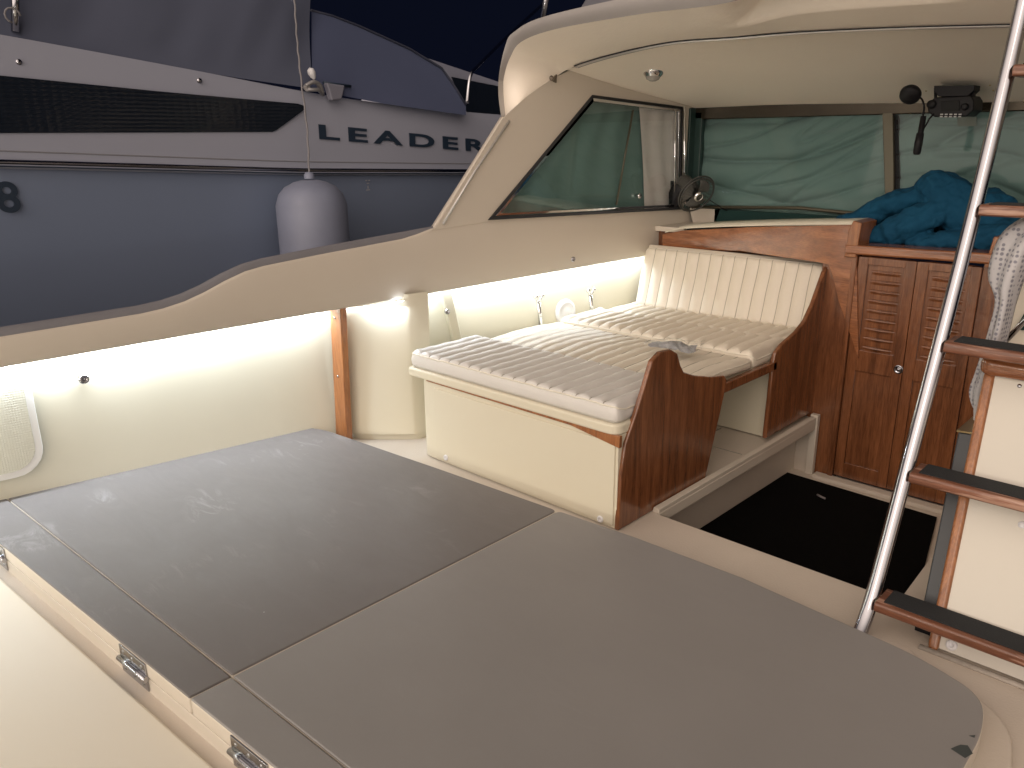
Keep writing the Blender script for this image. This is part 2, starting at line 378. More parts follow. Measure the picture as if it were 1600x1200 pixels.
def meshgrille():
    m = mat('perforated_plastic', (.60, .58, .48), .5); n = m.node_tree; b = n.nodes['Principled BSDF']
    t = n.nodes.new('ShaderNodeTexCoord'); v = n.nodes.new('ShaderNodeTexVoronoi'); v.inputs['Scale'].default_value = 95; v.inputs['Randomness'].default_value = .15
    n.links.new(t.outputs['Object'], v.inputs['Vector'])
    k = n.nodes.new('ShaderNodeBump'); k.inputs['Strength'].default_value = .5; k.inputs['Distance'].default_value = .003
    n.links.new(v.outputs['Distance'], k.inputs['Height']); n.links.new(k.outputs[0], b.inputs['Normal']); return m
GRILLE = meshgrille()
def towelmat():
    m = mat('waffle_towel', (.42, .42, .42), .95); n = m.node_tree; b = n.nodes['Principled BSDF']
    uv = n.nodes.new('ShaderNodeTexCoord'); mp = n.nodes.new('ShaderNodeMapping'); mp.inputs['Scale'].default_value = (1, 1, 1)
    n.links.new(uv.outputs['Object'], mp.inputs[0])
    v = n.nodes.new('ShaderNodeTexVoronoi'); v.inputs['Scale'].default_value = 62; v.inputs['Randomness'].default_value = .25; n.links.new(mp.outputs[0], v.inputs['Vector'])
    r = n.nodes.new('ShaderNodeMapRange'); r.inputs[1].default_value = .28; r.inputs[2].default_value = .42
    n.links.new(v.outputs['Distance'], r.inputs[0])
    c = n.nodes.new('ShaderNodeMix'); c.data_type = 'RGBA'; c.inputs[6].default_value = (.20, .20, .23, 1); c.inputs[7].default_value = (.46, .45, .46, 1)
    n.links.new(r.outputs[0], c.inputs[0]); n.links.new(c.outputs[2], b.inputs['Base Color'])
    k = n.nodes.new('ShaderNodeBump'); k.inputs['Strength'].default_value = .8; n.links.new(r.outputs[0], k.inputs['Height']); n.links.new(k.outputs[0], b.inputs['Normal'])
    return m
TOWEL = towelmat()
NWHITE = mat('neighbour_dimmed_white', (.36, .375, .455), .3, var=.03, vscale=1.5)  # white gelcoat darkened and blued in place of light falloff
NSHADE = mat('neighbour_shaded_hull', (.20, .245, .35), .3, var=.05, vscale=1.2)  # white hull below the rail, coloured grey-blue for its shade
NBLUE = mat('navy_lettering', (.02, .035, .06), .4)
def nglass():
    m = mat('dark_tinted_glass', (.010, .014, .022), .1); n = m.node_tree; b = n.nodes['Principled BSDF']
    t = n.nodes.new('ShaderNodeTexCoord'); v = n.nodes.new('ShaderNodeTexVoronoi'); v.inputs['Scale'].default_value = 22; v.inputs['Randomness'].default_value = .2
    mp = n.nodes.new('ShaderNodeMapping'); mp.inputs['Scale'].default_value = (1, 1, 2.2); n.links.new(t.outputs['Object'], mp.inputs[0]); n.links.new(mp.outputs[0], v.inputs['Vector'])
    k = n.nodes.new('ShaderNodeBump'); k.inputs['Strength'].default_value = .16; k.inputs['Distance'].default_value = .01; n.links.new(v.outputs['Distance'], k.inputs['Height'])
    n.links.new(k.outputs[0], b.inputs['Normal']); return m
NGLASS = nglass()
FENDER = mat('grey_white_fender', (.22, .24, .32), .5, bump=.1, bscale=15, var=.15, vscale=5)  # darkened with the neighbour's white for the weaker light there

# ================================================================== SETTING
# ---- cockpit deck, with the sunken well
def structure(o): return tag(o, kind='structure')
b = MB()
WX0, WX1, WY0, WY1 = -1.76, -.735, 2.745, 4.42
ztop = 0.0
pts = {'a': (-5, -3), }
def slab(b, poly, z, th):
    b.prism([(x, y, z - th) for x, y in poly], (0, 0, th))
slab(b, [(-4.1, 1.0), (1.6, 1.0), (1.6, WY0), (-4.1, WY0)], 0, .05)
slab(b, [(-4.1, WY0), (WX0, WY0), (WX0, 5.4), (-4.1, 5.4)], 0, .05)
slab(b, [(-.735, WY0), (1.6, WY0), (1.6, 5.4), (-.86, 5.4), (-.80, 4.3)], 0, .05)
deck = structure(b.build('cockpit_deck', CREAM_DK))
b = MB(); slab(b, [(-4.1, -3), (1.6, -3), (1.6, .92), (-4.1, .538)], .0, .05)
structure(b.build('aft_deck', mat('lit_aft_deck', (.80, .74, .62), .45, var=.03, vscale=2, bump=.06, bscale=3), bevel=.012))  # deck cream lightened in place of light from the stern
b = MB(); slab(b, [(-4.1, .4), (1.6, .4), (1.6, .998), (-4.1, .998)], -.018, .025)
structure(b.build('deck_gutter', CREAM_DK))
# well sides and sole
b = MB(); b.box((-1.90, WY0 - .1, -.36), (-.5, 5.4, -.34)); structure(b.build('cabin_sole', CREAM_DK))
b = MB()
b.box((-1.90, WY0, -.34), (-1.87, 4.40, -.051)); b.box((-1.90, WY0, -.05), (WX0 - .0, 4.40, -.002)); b.box((-1.90, 4.402, -.34), (WX0 + .0, 4.418, -.001)); b.box((WX0 - .02, WY0 - .03, -.34), (-.6, WY0, -.052))
b.prism([(-.735, WY0, -.34), (-.80, 4.3, -.34), (-.86, 5.4, -.34), (-.82, 5.4, -.34), (-.69, WY0, -.34)], (0, 0, .288))
structure(b.build('well_wall', CREAM_DK))
# ridge moulding along the port edge of the well
b = MB()
b.prism([(WX0 - .030, 2.75, .0), (WX0 + .008, 2.75, .0), (WX0 + .006, 2.75, .022), (WX0 - .022, 2.75, .026)], (0, 1.63, 0))
b.box((WX0 - .03, 4.375, -.34), (WX0 + .015, 4.412, .035))
b.box((WX0, 2.75, -.052), (WX0 + .008, 4.37, .0))
structure(b.build('well_kerb', CREAM, bevel=.01))
b = MB(); b.box((WX0 + .03, 4.33, -.34), (-.8, 4.40, -.315)); structure(b.build('door_sill', CREAM_DK, bevel=.006))

# ---- hull lining port
LOW = [(-2, .74), (.76, .778), (4.54, .821), (5.4, .83)]
TOP = [(-2, .90), (.76, .925), (1.35, .940), (1.50, .968), (1.60, 1.005), (1.70, 1.048), (1.80, 1.074), (2.135, 1.102), (2.81, 1.149), (3.18, 1.166), (4.0, 1.142), (4.87, 1.114), (5.4, 1.075)]
b = MB()
b.grid(lambda u, v: Vector((wallx(lerp(-3, 2.62, u)) - .02 * math.sin(v * math.pi), lerp(-3, 2.62, u), lerp(-.05, pw(lerp(-3, 2.62, u), LOW) + .03, v))), 40, 10)
structure(b.build('side_lining', CREAM_Y, fix=False))
b = MB()
b.grid(lambda u, v: Vector((linx(lerp(2.6, 5.4, u)) + .03 * math.sin(v * math.pi), lerp(2.6, 5.4, u), lerp(-.05, pw(lerp(2.6, 5.4, u), LOW) + .03, v))), 30, 10)
structure(b.build('berth_lining', CREAM_Y, fix=False))
# transverse moulding between the teak strip and the berth
b = MB()
def tm(u, v):
    y0 = 2.36; x0 = wallx(2.36) + .05
    x = lerp(x0, -3.235, u); y = lerp(2.38, 2.64, u) - .028 * math.sin(min(1, u * 1.0) * math.pi) ** .6
    if u > .93: y += (u - .93) * 1.2
    z = lerp(.035, pw(y, LOW) + .02 + .0, v)
    return Vector((x, y, z))
b.grid(tm, 30, 8)
b.grid(lambda u, v: Vector((lerp(-3.235, -3.45, u), lerp(2.72, 2.80, u), lerp(.035, .80, v))), 4, 4)
b.grid(lambda u, v: tm(u, 0) + Vector((-.004, .018, -.04 * v - .0)), 30, 2)
structure(b.build('corner_moulding', CREAM_Y, fix=False))

# ---- coaming: inner face, rounded cap, side deck and hull outside
def coaming(u, v, ys):
    y = ys(u); x = spx(y); lo = pw(y, LOW); hi = pws(y, TOP)
    prof = [(-.05, lo + .03), (-.02, lo + .002), (-.004, lo), (0, lo + .008), (0, lerp(lo, hi, .5)), (0, hi - .012), (-.006, hi - .003)]
    return prof, x, y
NY = 90
def odk(y): return max(min(pws(y, TOP) - .16, .93), pw(y, LOW) + .075)
def cz(y): return .030 * (1 - sm(2.6, 2.85, y))
def sweep(b, proffn, y0, y1, n=NY):
    k = len(proffn(y0))
    def g(u, v):
        y = lerp(y0, y1, u); p = proffn(y)[round(v * (k - 1))]; return Vector((p[0], y, p[1]))
    b.grid(g, n, k - 1)
b = MB()
sweep(b, lambda y: [(spx(y) - .09, pw(y, LOW) + .03), (spx(y) - .03, pw(y, LOW) + .02), (spx(y) - .02, pw(y, LOW) + .003), (spx(y) - .004, pw(y, LOW)), (spx(y), pw(y, LOW) + .008),
                    (spx(y), lerp(pw(y, LOW), pws(y, TOP), .5)), (spx(y), pws(y, TOP) - .012 - cz(y)), (spx(y) - .004, pws(y, TOP) - .004 - cz(y)), (spx(y) - .010, pws(y, TOP) - cz(y))], -3, 5.4)
structure(b.build('coaming', CREAM, fix=False))
b = MB()
sweep(b, lambda y: [(spx(y) - .010, pws(y, TOP) - cz(y)), (spx(y) - .012, pws(y, TOP) - .004), (spx(y) - .03, pws(y, TOP) + .003), (spx(y) - .055, pws(y, TOP) - .004), (spx(y) - .07, pws(y, TOP) - .03), (spx(y) - .08, odk(y))], -3, 5.4)
structure(b.build('coaming_cap', RIMGREY, fix=False))
b = MB()
sweep(b, lambda y: [(spx(y) - .08, odk(y)), (spx(y) - .09, odk(y) - .02), (wallx(y) - .12, odk(y) - .11), (wallx(y) - .16, odk(y) - .16), (wallx(y) - .12, odk(y) - .4), (wallx(y) + .05, -1.0)], -3, 5.4)
sweep(b, lambda y: [(spx(y) - .02, pw(y, LOW) + .032), (min(wallx(y), linx(y)) - .08, pw(y, LOW) + .032)], -3, 5.4)
structure(b.build('side_deck', mat('side_deck_gelcoat', (.5, .45, .38), .5), fix=False))

# water
b = MB(); b.box((-60, -60, -1.2), (60, 60, -1.0)); structure(b.build('water', WATER))

# ---- LED strip under the coaming (the stern run is added fill)
led = thing('led_strip', 'white LED light strip glowing under the cream coaming along the port side, with an added stern run', 'light strip', (wallx(2) + .11, 2, pw(2, LOW)))
def ledz(y): return pw(y, [(-2.2, .62), (.85, .705), (2.35, .765), (2.6, .775)]) if y < 2.62 else pw(y, LOW) + .02
def ledx(y): return wallx(y) + .04 if y < 2.62 else lerp(linx(y), spx(y), .38)
def ledseg(y0, y1):
    b = MB(); n = 12
    b.grid(lambda u, v: Vector((ledx(lerp(y0, y1, u)) - .012 + .024 * v, lerp(y0, y1, u), ledz(lerp(y0, y1, u)) + .005)), n, 1, False)
    b.build('diffuser', LED, led, fix=False)
    N = 4
    for k in range(N):
        a, c = lerp(y0, y1, k / N), lerp(y0, y1, (k + 1) / N); ym = (a + c) / 2
        L = bpy.data.lights.new('led_light', 'AREA'); L.shape = 'RECTANGLE'; L.size = .02; L.size_y = (c - a)
        L.energy = (10.0 if ym < 2.6 else 5.6) * (c - a); L.color = (.80, .90, 1.0)
        o = bpy.data.objects.new('led_light', L); col.objects.link(o); o.parent = led
        o.location = Vector((ledx(ym), ym, ledz(ym))) - led.location
        o.rotation_euler = (R(.65), R(12), math.atan(-.165))
def ledcorner():
    A_, B2 = Vector((-3.50, 2.345, .742)), Vector((-3.250, 2.570, .790)); d = (B2 - A_).normalized(); sd_ = Vector((.012, -.012, 0))
    b = MB(); b.add([A_ - sd_, A_ + sd_, B2 + sd_, B2 - sd_], [(0, 1, 2, 3)]); b.build('diffuser', LED, led, fix=False)
    L = bpy.data.lights.new('led_light', 'AREA'); L.shape = 'RECTANGLE'; L.size = .02; L.size_y = (B2 - A_).length; L.energy = 1.9; L.color = (.80, .90, 1.0)
    o = bpy.data.objects.new('led_light', L); col.objects.link(o); o.parent = led; o.location = (A_ + B2) / 2 - led.location - Vector((0, 0, .004))
    o.rotation_euler = (0, R(-10), math.atan2(-d.x, d.y))
b = MB(); b.box((-4.1, -1.72, -.05), (1.6, -1.62, .86)); b.box((-4.1, -1.72, .80), (1.6, -1.50, .86)); structure(b.build('transom', CREAM, bevel=.01))  # unseen transom, built to carry the added stern strip
b = MB(); b.box((-3.6, -1.60, .775), (.6, -1.575, .79)); b.build('diffuser', LED, led)  # added stern strip, out of view
for k in range(3):  # area lamps added at the stern to light the cockpit from aft
    L = bpy.data.lights.new('led_light', 'AREA'); L.shape = 'RECTANGLE'; L.size = 1.36; L.size_y = .02; L.energy = 9.0; L.color = (1.0, .93, .82)
    o = bpy.data.objects.new('led_light', L); col.objects.link(o); o.parent = led; o.location = Vector((-2.9 + 1.4 * k, -1.565, .765)) - led.location
    o.rotation_euler = (R(50), 0, 0)
ledcorner(); ledseg(-1.5, .6); ledseg(.6, 2.30); ledseg(2.75, 4.6)

# ================================================================== CABIN SIDE, ROOF
b = MB()
win_o = [sp(765, 342), sp(925, 150), sp(1064, 168), sp(1063, 326)]
y_ = lambda p: p
outl = [sp(680, 355), sp(785, 185), sp(812, 160), sp(840, 138), sp(868, 120), sp(895, 107)]
topz = [(3.75, 1.970), (4.0, 1.925), (4.3, 1.877), (4.6, 1.832), (4.9, 1.79), (5.4, 1.75)]
tops = [Vector((spx(y), y, pw(y, topz))) for y in (3.98, 4.3, 4.6, 4.86)]
# polygon strips around the window opening
A, B_, C_, D_ = win_o
b.add([outl[0], outl[1], outl[2], B_, A], [(0, 1, 2, 3, 4)])
b.add([outl[2], outl[3], outl[4], outl[5], tops[0], B_], [(0, 1, 2, 3, 4, 5)])
b.add([B_, tops[0], tops[1], tops[2], tops[3], C_], [(0, 1, 2, 3, 4, 5)])
bot0 = Vector((spx(2.8), 2.8, pws(2.8, TOP) - .004)); 
low = [Vector((spx(y), y, pws(y, TOP) - .012)) for y in (2.78, 3.18, 3.6, 4.0, 4.4, 4.87)]
b.add([outl[0], A] + [D_] + low[::-1], [tuple(range(3 + len(low)))])
E1 = [Vector((spx(5.05), 5.05, 1.772)), Vector((spx(5.05), 5.05, 1.09))]
b.add([C_, tops[3], E1[0], E1[1], low[-1], D_], [(0, 1, 2, 3, 4, 5)])
cs = structure(b.build('cabin_side_wall', CREAM, solid=.006, fix=False))
# outer thickness of the pillar
b = MB()
pp = catmull([sp(678, 356, -.01), sp(732, 271, -.012), sp(787, 183, -.012)], 8)
b.grid(lambda u, v: pp[round(u * (len(pp) - 1))] + Vector((-.05 * v, .03 * v, 0)), len(pp) - 1, 4)
structure(b.build('pillar_edge', CREAM, fix=False, solid=.01))
b = MB(); b.tube([p + Vector((.004, .0, 0)) for p in [sp(691, 350, .004), sp(741, 268, .004), sp(795, 189, .004)]], .007, 10)
tag(b.build('gutter_rail', mat('alloy_rail', (.5, .48, .46), .35, .5)), 'slim pale gutter rail running up the aft edge of the cream cabin pillar', 'rail')

# flybridge overhang: soffit between the awning track and the rim
Tp = [sp(790, 184, .002), sp(815, 158, .002), sp(842, 137, .002), sp(868, 120, .002), ay(895, 105, 3.75), ay(960, 85, 3.75), ay(1050, 66, 3.75), ay(1150, 58, 3.75), ay(1250, 50, 3.75), ay(1400, 43, 3.75), ay(1590, 38, 3.75), Vector((0, 3.75, 1.93)), Vector((1.2, 3.75, 1.8))]
Ip = [ay(788, 181, 3.42), ay(785, 150, 3.40), ay(788, 118, 3.38), ay(797, 90, 3.37), ay(815, 65, 3.36), ay(870, 45, 3.34), ay(1000, 22, 3.30), ay(1150, 1, 3.22), Vector((-1.55, 3.16, 2.20)), Vector((-1.1, 3.14, 2.2)), Vector((-.6, 3.14, 2.18)), Vector((0.1, 3.14, 2.13)), Vector((1.3, 3.14, 2.0))]
Rp = [ay(784, 186, 3.38), ay(779, 150, 3.36), ay(780, 115, 3.34), ay(790, 70, 3.33), ay(803, 50, 3.32), ay(850, 26, 3.30), ay(1000, -8, 3.26), ay(1150, -30, 3.18)] + [p + Vector((0, -.03, .07)) for p in Ip[8:]]
S = 8
Tc, Ic, Rc = catmull(Tp, S), catmull(Ip, S), catmull(Rp, S)
N = len(Tc) - 1
def soff(u, v):
    i = round(u * N); a, c = Tc[i], Ic[i]
    wg = 1 - sm(3 * S, 6 * S, i); nn = Vector((1, -.095, 0)).normalized(); m = (a + c) / 2
    mp_ = m - nn * nn.dot(m - a) * wg; p = a * (1 - v) ** 2 + mp_ * 2 * v * (1 - v) + c * v * v
    # gentle belly
    bell = math.sin(v * math.pi) * .018
    p = p + Vector((0, 0, -bell * sm(3 * S, 6 * S, i)))
    # raised recess in the soffit, starboard of the pillar
    rx = sm(-2.0, -1.66, p.x) * (1 - sm(-1.10, -1.04, p.x)); ry = sm(.40, .50, v)
    return p + Vector((0, .0, .13 * rx * ry))
b = MB(); b.grid(soff, N, 30)
structure(b.build('flybridge_soffit', HEAD, fix=False))
b = MB(); b.grid(lambda u, v: Ic[round(u * N)].lerp(Rc[round(u * N)], v) + (Vector((0, -.012, 0)) * math.sin(v * math.pi)), N, 4)
structure(b.build('flybridge_rim', mat('rim_gelcoat', (.34, .32, .31), .55, var=.08, vscale=5, bump=.1, bscale=50), fix=False))
b = MB()
b.grid(lambda u, v: Rc[round(u * N)] + Vector((0, 2.1 * v, .05 * math.sin(v * 3))), N, 6)
structure(b.build('flybridge_deck', mat('roof_gelcoat', (.42, .40, .38), .5), fix=False))

# awning track
tr = thing('awning_track', 'long curved bright metal awning track under the front of the cream flybridge overhang', 'awning track', Tc[4 * S])
seg = [p + Vector((0, -.004, -.004)) for p in Tc[4 * S + 1:]]
MB().tube(seg, .014, 10, squash=.6).build('rail', mat('alloy_track', (.62, .60, .58), .3, .7), tr)
MB().tube([p + Vector((0, .018, -.003)) for p in seg], .004, 6).build('seal', RUBBER, tr)
MB().tube([p + Vector((0, -.018, .002)) for p in seg], .0035, 6).build('seal', RUBBER, tr)

# headliner ceiling
def trackz(x): return pw(x, [(-3.2, 1.965), (-3.1, 1.976), (-2.81, 2.022), (-2.447, 2.054), (-2.087, 2.048), (-1.767, 2.042), (-1.346, 2.022), (-.895, 1.992), (0, 1.93), (1.2, 1.8)])
def ceil(u, v):
    y = lerp(3.75, 5.02, v)
    x = lerp(spx(y) + .0, 1.2, u ** 1.6)
    zt = pw(x, [(-3.2, 1.965), (-3.1, 1.976)]) if x < -3.1 else trackz(x)
    zf = 1.765 - .03 * sm(-2.6, -1.0, x) - .0 
    s = v ** 1.35
    z = lerp(zt, zf, s)
    d = x - spx(y); zb = pw(y, topz)
    r = .38
    if d < r:
        t = 1 - d / r; z0 = z; z = lerp(z0, min(z0, zb), (1 - math.sqrt(max(0, 1 - t * t))) if t < 1 else 1)
    return Vector((x, y, z))
b = MB(); b.grid(ceil, 70, 24)
structure(b.build('ceiling', HEAD, fix=False))

# snap hook on the pillar
hk = MB(); p = sp(863, 122, .01); hk.lathe(p - Vector((.01, 0, 0)), (1, 0, 0), [(0, 0), (.014, 0), (.014, .006), (.006, .012), (.006, .03), (0, .03)], 14)
hk.prism([p + Vector((.012, -.03, -.012)), p + Vector((.012, .014, .02)), p + Vector((.012, .01, -.025))], (.012, 0, 0))
tag(hk.build('canvas_hook', mat('dull_bronze', (.2, .17, .14), .4, .8)), 'small dark metal canvas hook screwed to the cream pillar above the side window', 'hook')

# dome lamp
p = Vector((-2.86, 4.2, 1.962)); dl = thing('dome_lamp', 'small round chrome dome lamp, unlit, on the cream cabin ceiling', 'ceiling lamp', p)
b = MB(); b.lathe(p, (0.05, -.12, -1), [(.062, -.02), (.064, .0), (.058, .018), (.044, .034)], 32); b.build('housing', CHROME, dl)
b = MB(); b.lathe(p, (0.05, -.12, -1), [(.043, .03), (.038, .045), (.02, .055), (0, .058)], 32); b.build('lens', mat('lamp_lens', (.35, .33, .30), .25), dl)

# side window
wn = thing('side_window', 'triangular aft-slanted cabin side window with black rubber and chrome frame', 'window', sp(765, 342))
fr = [sp(765, 342, .004), sp(925, 150, .004), sp(1064, 168, .004), sp(1063, 326, .004)]
cen = sum(fr, Vector()) / 4
def inset(P_, k):
    """offset polygon inward by k metres in the window plane"""
    N_ = len(P_); o = []
    nrm = Vector((1, -.095, 0)).normalized()
    for i in range(N_):
        a = (P_[i] - P_[i - 1]).normalized(); c = (P_[(i + 1) % N_] - P_[i]).normalized()
        na = nrm.cross(a); nc = nrm.cross(c)
        if na.dot(cen - P_[i]) < 0: na = -na
        if nc.dot(cen - P_[i]) < 0: nc = -nc
        bis = (na + nc); o.append(P_[i] + bis / (1 + na.dot(nc)) * k)
    return o
def ringframe(b, P0, P1, d):
    N_ = len(P0)
    for i in range(N_):
        j = (i + 1) % N_; b.prism([P0[i], P0[j], P1[j], P1[i]], d)
b = MB(); ringframe(b, inset(fr, -.006), inset(fr, .012), (.010, 0, 0)); b.build('rubber_seal', RUBBER, wn, bevel=.003)
b = MB(); ringframe(b, inset(fr, .014), inset(fr, .030), (.006, 0, 0)); b.build('chrome_frame', CHROME, wn, bevel=.002)
b = MB(); b.box((0, 0, 0), (0, 0, 0)); b = MB()
g4 = inset(fr, .028); b.prism([p - Vector((.006, 0, 0)) for p in g4], (.004, 0, 0)); b.build('glass_pane', GLASS, wn)
b = MB(); d0, d1 = sp(989, 172, -.002), sp(963, 320, -.002); b.tube([d0, d1], .007, 8); b.build('glass_edge', BRONZE, wn)
b = MB(); q = sp(996, 306, .012); b.lathe(q - Vector((.012, 0, 0)), (1, 0, 0), [(0, 0), (.012, 0), (.012, .02), (.018, .026), (.016, .034), (0, .036)], 16); b.build('latch', CHROME, wn)
# vertical chrome post at the forward edge
b = MB(); b.tube([sp(1069, 166, .02), sp(1070, 318, .02)], .010, 10); b.build('window_post', CHROME, wn)
b = MB(); b.tube([sp(1055, 172, .01), sp(1054, 316, .01)], .006, 8); b.build('slide_channel', CHROME, wn)
# curtains behind the glass
def curt(name, quad, mat_, lab, amp, off, fx=9, grp=None):
    a, b2, c, d = quad; b = MB()
    def g(u, v):
        p = a.lerp(b2, u).lerp(d.lerp(c, u), v); return p + Vector((off + amp * math.sin(u * fx * 3.1 + math.sin(v * 4) * 1.3), 0, 0))
    b.grid(g, 60, 20); return tag(b.build(name, mat_, fix=False), lab, 'curtain', grp)
curt('window_blind', (sp(880, 140, -.05), sp(1010, 155, -.05), sp(1015, 335, -.05), sp(745, 350, -.05)), TEAL, 'green fabric blind hanging outside the slanted side window glass', .006, 0)
curt('white_curtain', (sp(998, 160, -.03), sp(1062, 160, -.03), sp(1064, 330, -.03), sp(1008, 332, -.03)), CURTW, 'pinkish white curtain strip at the forward end of the side window', .005, 0, 5)

# ---- windscreen
YW = 5.0
ws = thing('windscreen', 'wide two-pane front windscreen with bronze frame and centre post, covered in green cloth outside', 'windscreen', Vector((-2.0, YW, 1.12)))
def wq(b, u0, v0, u1, v1, y, d=.02, u2=None, u3=None):
    P_ = [ay(u0, v0, y), ay(u1, v0, y), ay(u3 if u3 is not None else u1, v1, y), ay(u2 if u2 is not None else u0, v1, y)]; b.prism(P_, (0, d, 0))
b = MB(); b.box((-3.06, YW - .02, 1.70), (1.0, YW + .03, 1.80)); b.build('header', mat('header_bronze', (.05, .042, .03), .25, .7, bump=.3, bscale=5), ws, bevel=.008)
b = MB(); pq = [ay(1378, 175, YW - .02), ay(1395, 175, YW - .02), ay(1397, 338, YW - .02), ay(1383, 336, YW - .02)]; b.prism(pq, (0, .05, 0)); b.build('centre_post', BRONZE, ws, bevel=.006)
b = MB(); b.prism([ay(1398, 180, YW), ay(1403, 180, YW), ay(1406, 338, YW), ay(1399, 338, YW)], (0, .03, 0)); b.build('seal', RUBBER, ws)
b = MB(); b.tube([Vector((-3.02, YW - .03, 1.122)), ay(1250, 325, YW - .03), ay(1340, 334, YW - .03), ay(1400, 341, YW - .03), Vector((-1.0, YW - .03, 1.085)), Vector((1, YW - .03, 1.06))], .014, 8, squash=.8); b.build('sill_rail', BRONZE, ws)
b = MB(); b.prism([(-3.04, YW + .0, 1.10), (1, YW, 1.08), (1, YW, 1.75), (-3.04, YW, 1.75)], (0, .006, 0)); b.build('glass_pane', GLASSW, ws)
b = MB(); b.box((-3.10, 4.915, 1.095), (-3.035, YW + .03, 1.775)); b.box((-3.06, YW - .02, 1.08), (-2.985, YW + .03, 1.75)); b.build('corner_post', mat('dark_post', (.018, .045, .040), .4), ws, bevel=.006)
b = MB()
def wc(u, v):
    x = lerp(-3.05, 1.0, u); z = lerp(1.02, 1.80, v)
    q = x * .9 + .12 * math.sin(x * 3); f = noise.noise(Vector((x * .8, z * 4.2 + 1.1 * math.sin(x * 1.7), 0)))
    f2 = noise.noise(Vector((x * 1.3 + 5, z * 7 + 1.8 * math.sin(x * 2.0 + 1), 3)))
    return Vector((x, YW + .030 + .048 * (1 - abs(f)) ** 9 - .02 + .028 * (1 - abs(f2)) ** 12, z))
b.grid(wc, 260, 90); tag(b.build('windscreen_cover', TEAL, fix=False), 'creased green cloth cover stretched over the outside of the windscreen', 'cover')
stk = MB(); stk.prism([ay(1496, 183, YW - .004), ay(1526, 183, YW - .004), ay(1526, 197, YW - .004), ay(1496, 197, YW - .004)], (0, .002, 0))
stk.build('sticker', mat('grey_sticker', (.16, .19, .17), .6), ws)

# dash below the windscreen
b = MB(); b.box((-3.10, 4.62, .985), (-2.86, YW, 1.015)); structure(b.build('corner_shelf', CREAM))
b = MB(); b.box((-2.86, 4.66, .985), (1.0, YW, 1.015)); structure(b.build('dashboard_shelf', mat('dark_dash', (.018, .024, .024), .7)))
b = MB(); b.box((-2.84, 4.97, 1.02), (1.0, YW - .002, 1.115)); structure(b.build('dashboard_riser', TEALD))
b = MB(); b.prism([(-3.0, 4.99, 1.00), (-2.84, 4.99, 1.00), (-2.80, 4.99, 1.115), (-3.04, 4.99, 1.115)], (0, -.02, 0)); structure(b.build('dashboard_corner', CREAM))

# ================================================================== BULKHEAD AND DOORS
YB = 4.42
bh = thing('cabin_bulkhead', 'dark varnished teak bulkhead framing the louvred cabin doors', 'bulkhead', Vector((-1.3, YB, -.34)))
b = MB(); b.box((-1.83, YB, -.34), (-1.635, YB + .03, .985)); b.build('port_panel', TEAK, bh)
b = MB(); b.box((-1.03, YB, -.34), (-.55, YB + .03, .985)); b.build('starboard_panel', TEAK, bh)
b = MB(); b.box((-1.66, YB - .035, -.34), (-1.632, YB + .04, .97)); b.build('door_jamb', TEAK, bh, bevel=.004)
b = MB(); b.prism([(-1.70, YB - .05, .975), (-.98, YB - .05, .988), (-.98, YB + .10, .988), (-1.70, YB + .10, .975)], (0, 0, .052)); b.build('top_rail', TEAKX, bh, bevel=.012, seg=3)
b = MB(); b.prism([(-1.700, YB - .045, .96), (-1.635, YB - .045, .96), (-1.625, YB - .045, 1.145), (-1.672, YB - .045, 1.155), (-1.69, YB - .045, 1.10)], (0, .22, 0)); b.build('end_post', TEAKL, bh, bevel=.006)
b = MB(); b.prism([(-1.02, YB - .04, .97), (-.94, YB - .04, .97), (-.90, YB - .04, 1.12), (-1.0, YB - .04, 1.12)], (0, .22, 0)); b.build('end_post', TEAKL, bh, bevel=.006)
# curved fascia above the backrest
b = MB()
def fas(u, v):
    x = lerp(-3.0, -1.66, u); y = lerp(4.62, 4.40, sm(.1, 1, u))
    P0 = ay(lerp(1036, 1338, u), pw(u, [(0, 366), (.1, 360), (.5, 354), (1, 351)]), y)
    P1 = ay(lerp(1036, 1342, u), pw(u, [(0, 388), (.4, 392), (.8, 410), (.86, 414), (.9, 470), (1, 560)]), y)
    return P0.lerp(P1, v)
b.grid(fas, 40, 10)
fa = b.build('fascia_panel', TEAKX, bh, fix=False, solid=.018, bevel=.003)
# countertop lip
b = MB()
tp = [ay(1040, 362, 4.62), ay(1075, 355.5, 4.60), ay(1180, 351.5, 4.55), ay(1333, 349.5, 4.42)]
tpc = catmull(tp, 8)
b.grid(lambda u, v: tpc[round(u * 24)] + Vector((0, .25 * v, .012 if v > .0 else -.002)), 24, 3)
b.grid(lambda u, v: tpc[round(u * 24)] + Vector((0, -.004, -.006 + .006 * v)), 24, 1)
tag(b.build('galley_countertop', mat('cream_countertop', (.72, .68, .56), .4), fix=False, solid=.007), 'cream countertop edge lying above the curved teak fascia behind the backrest', 'countertop')
# dark void behind the backrest / under counter
b = MB(); b.box((-3.10, 4.66, .0), (-1.66, 4.68, .985)); structure(b.build('inner_bulkhead', TEAK))

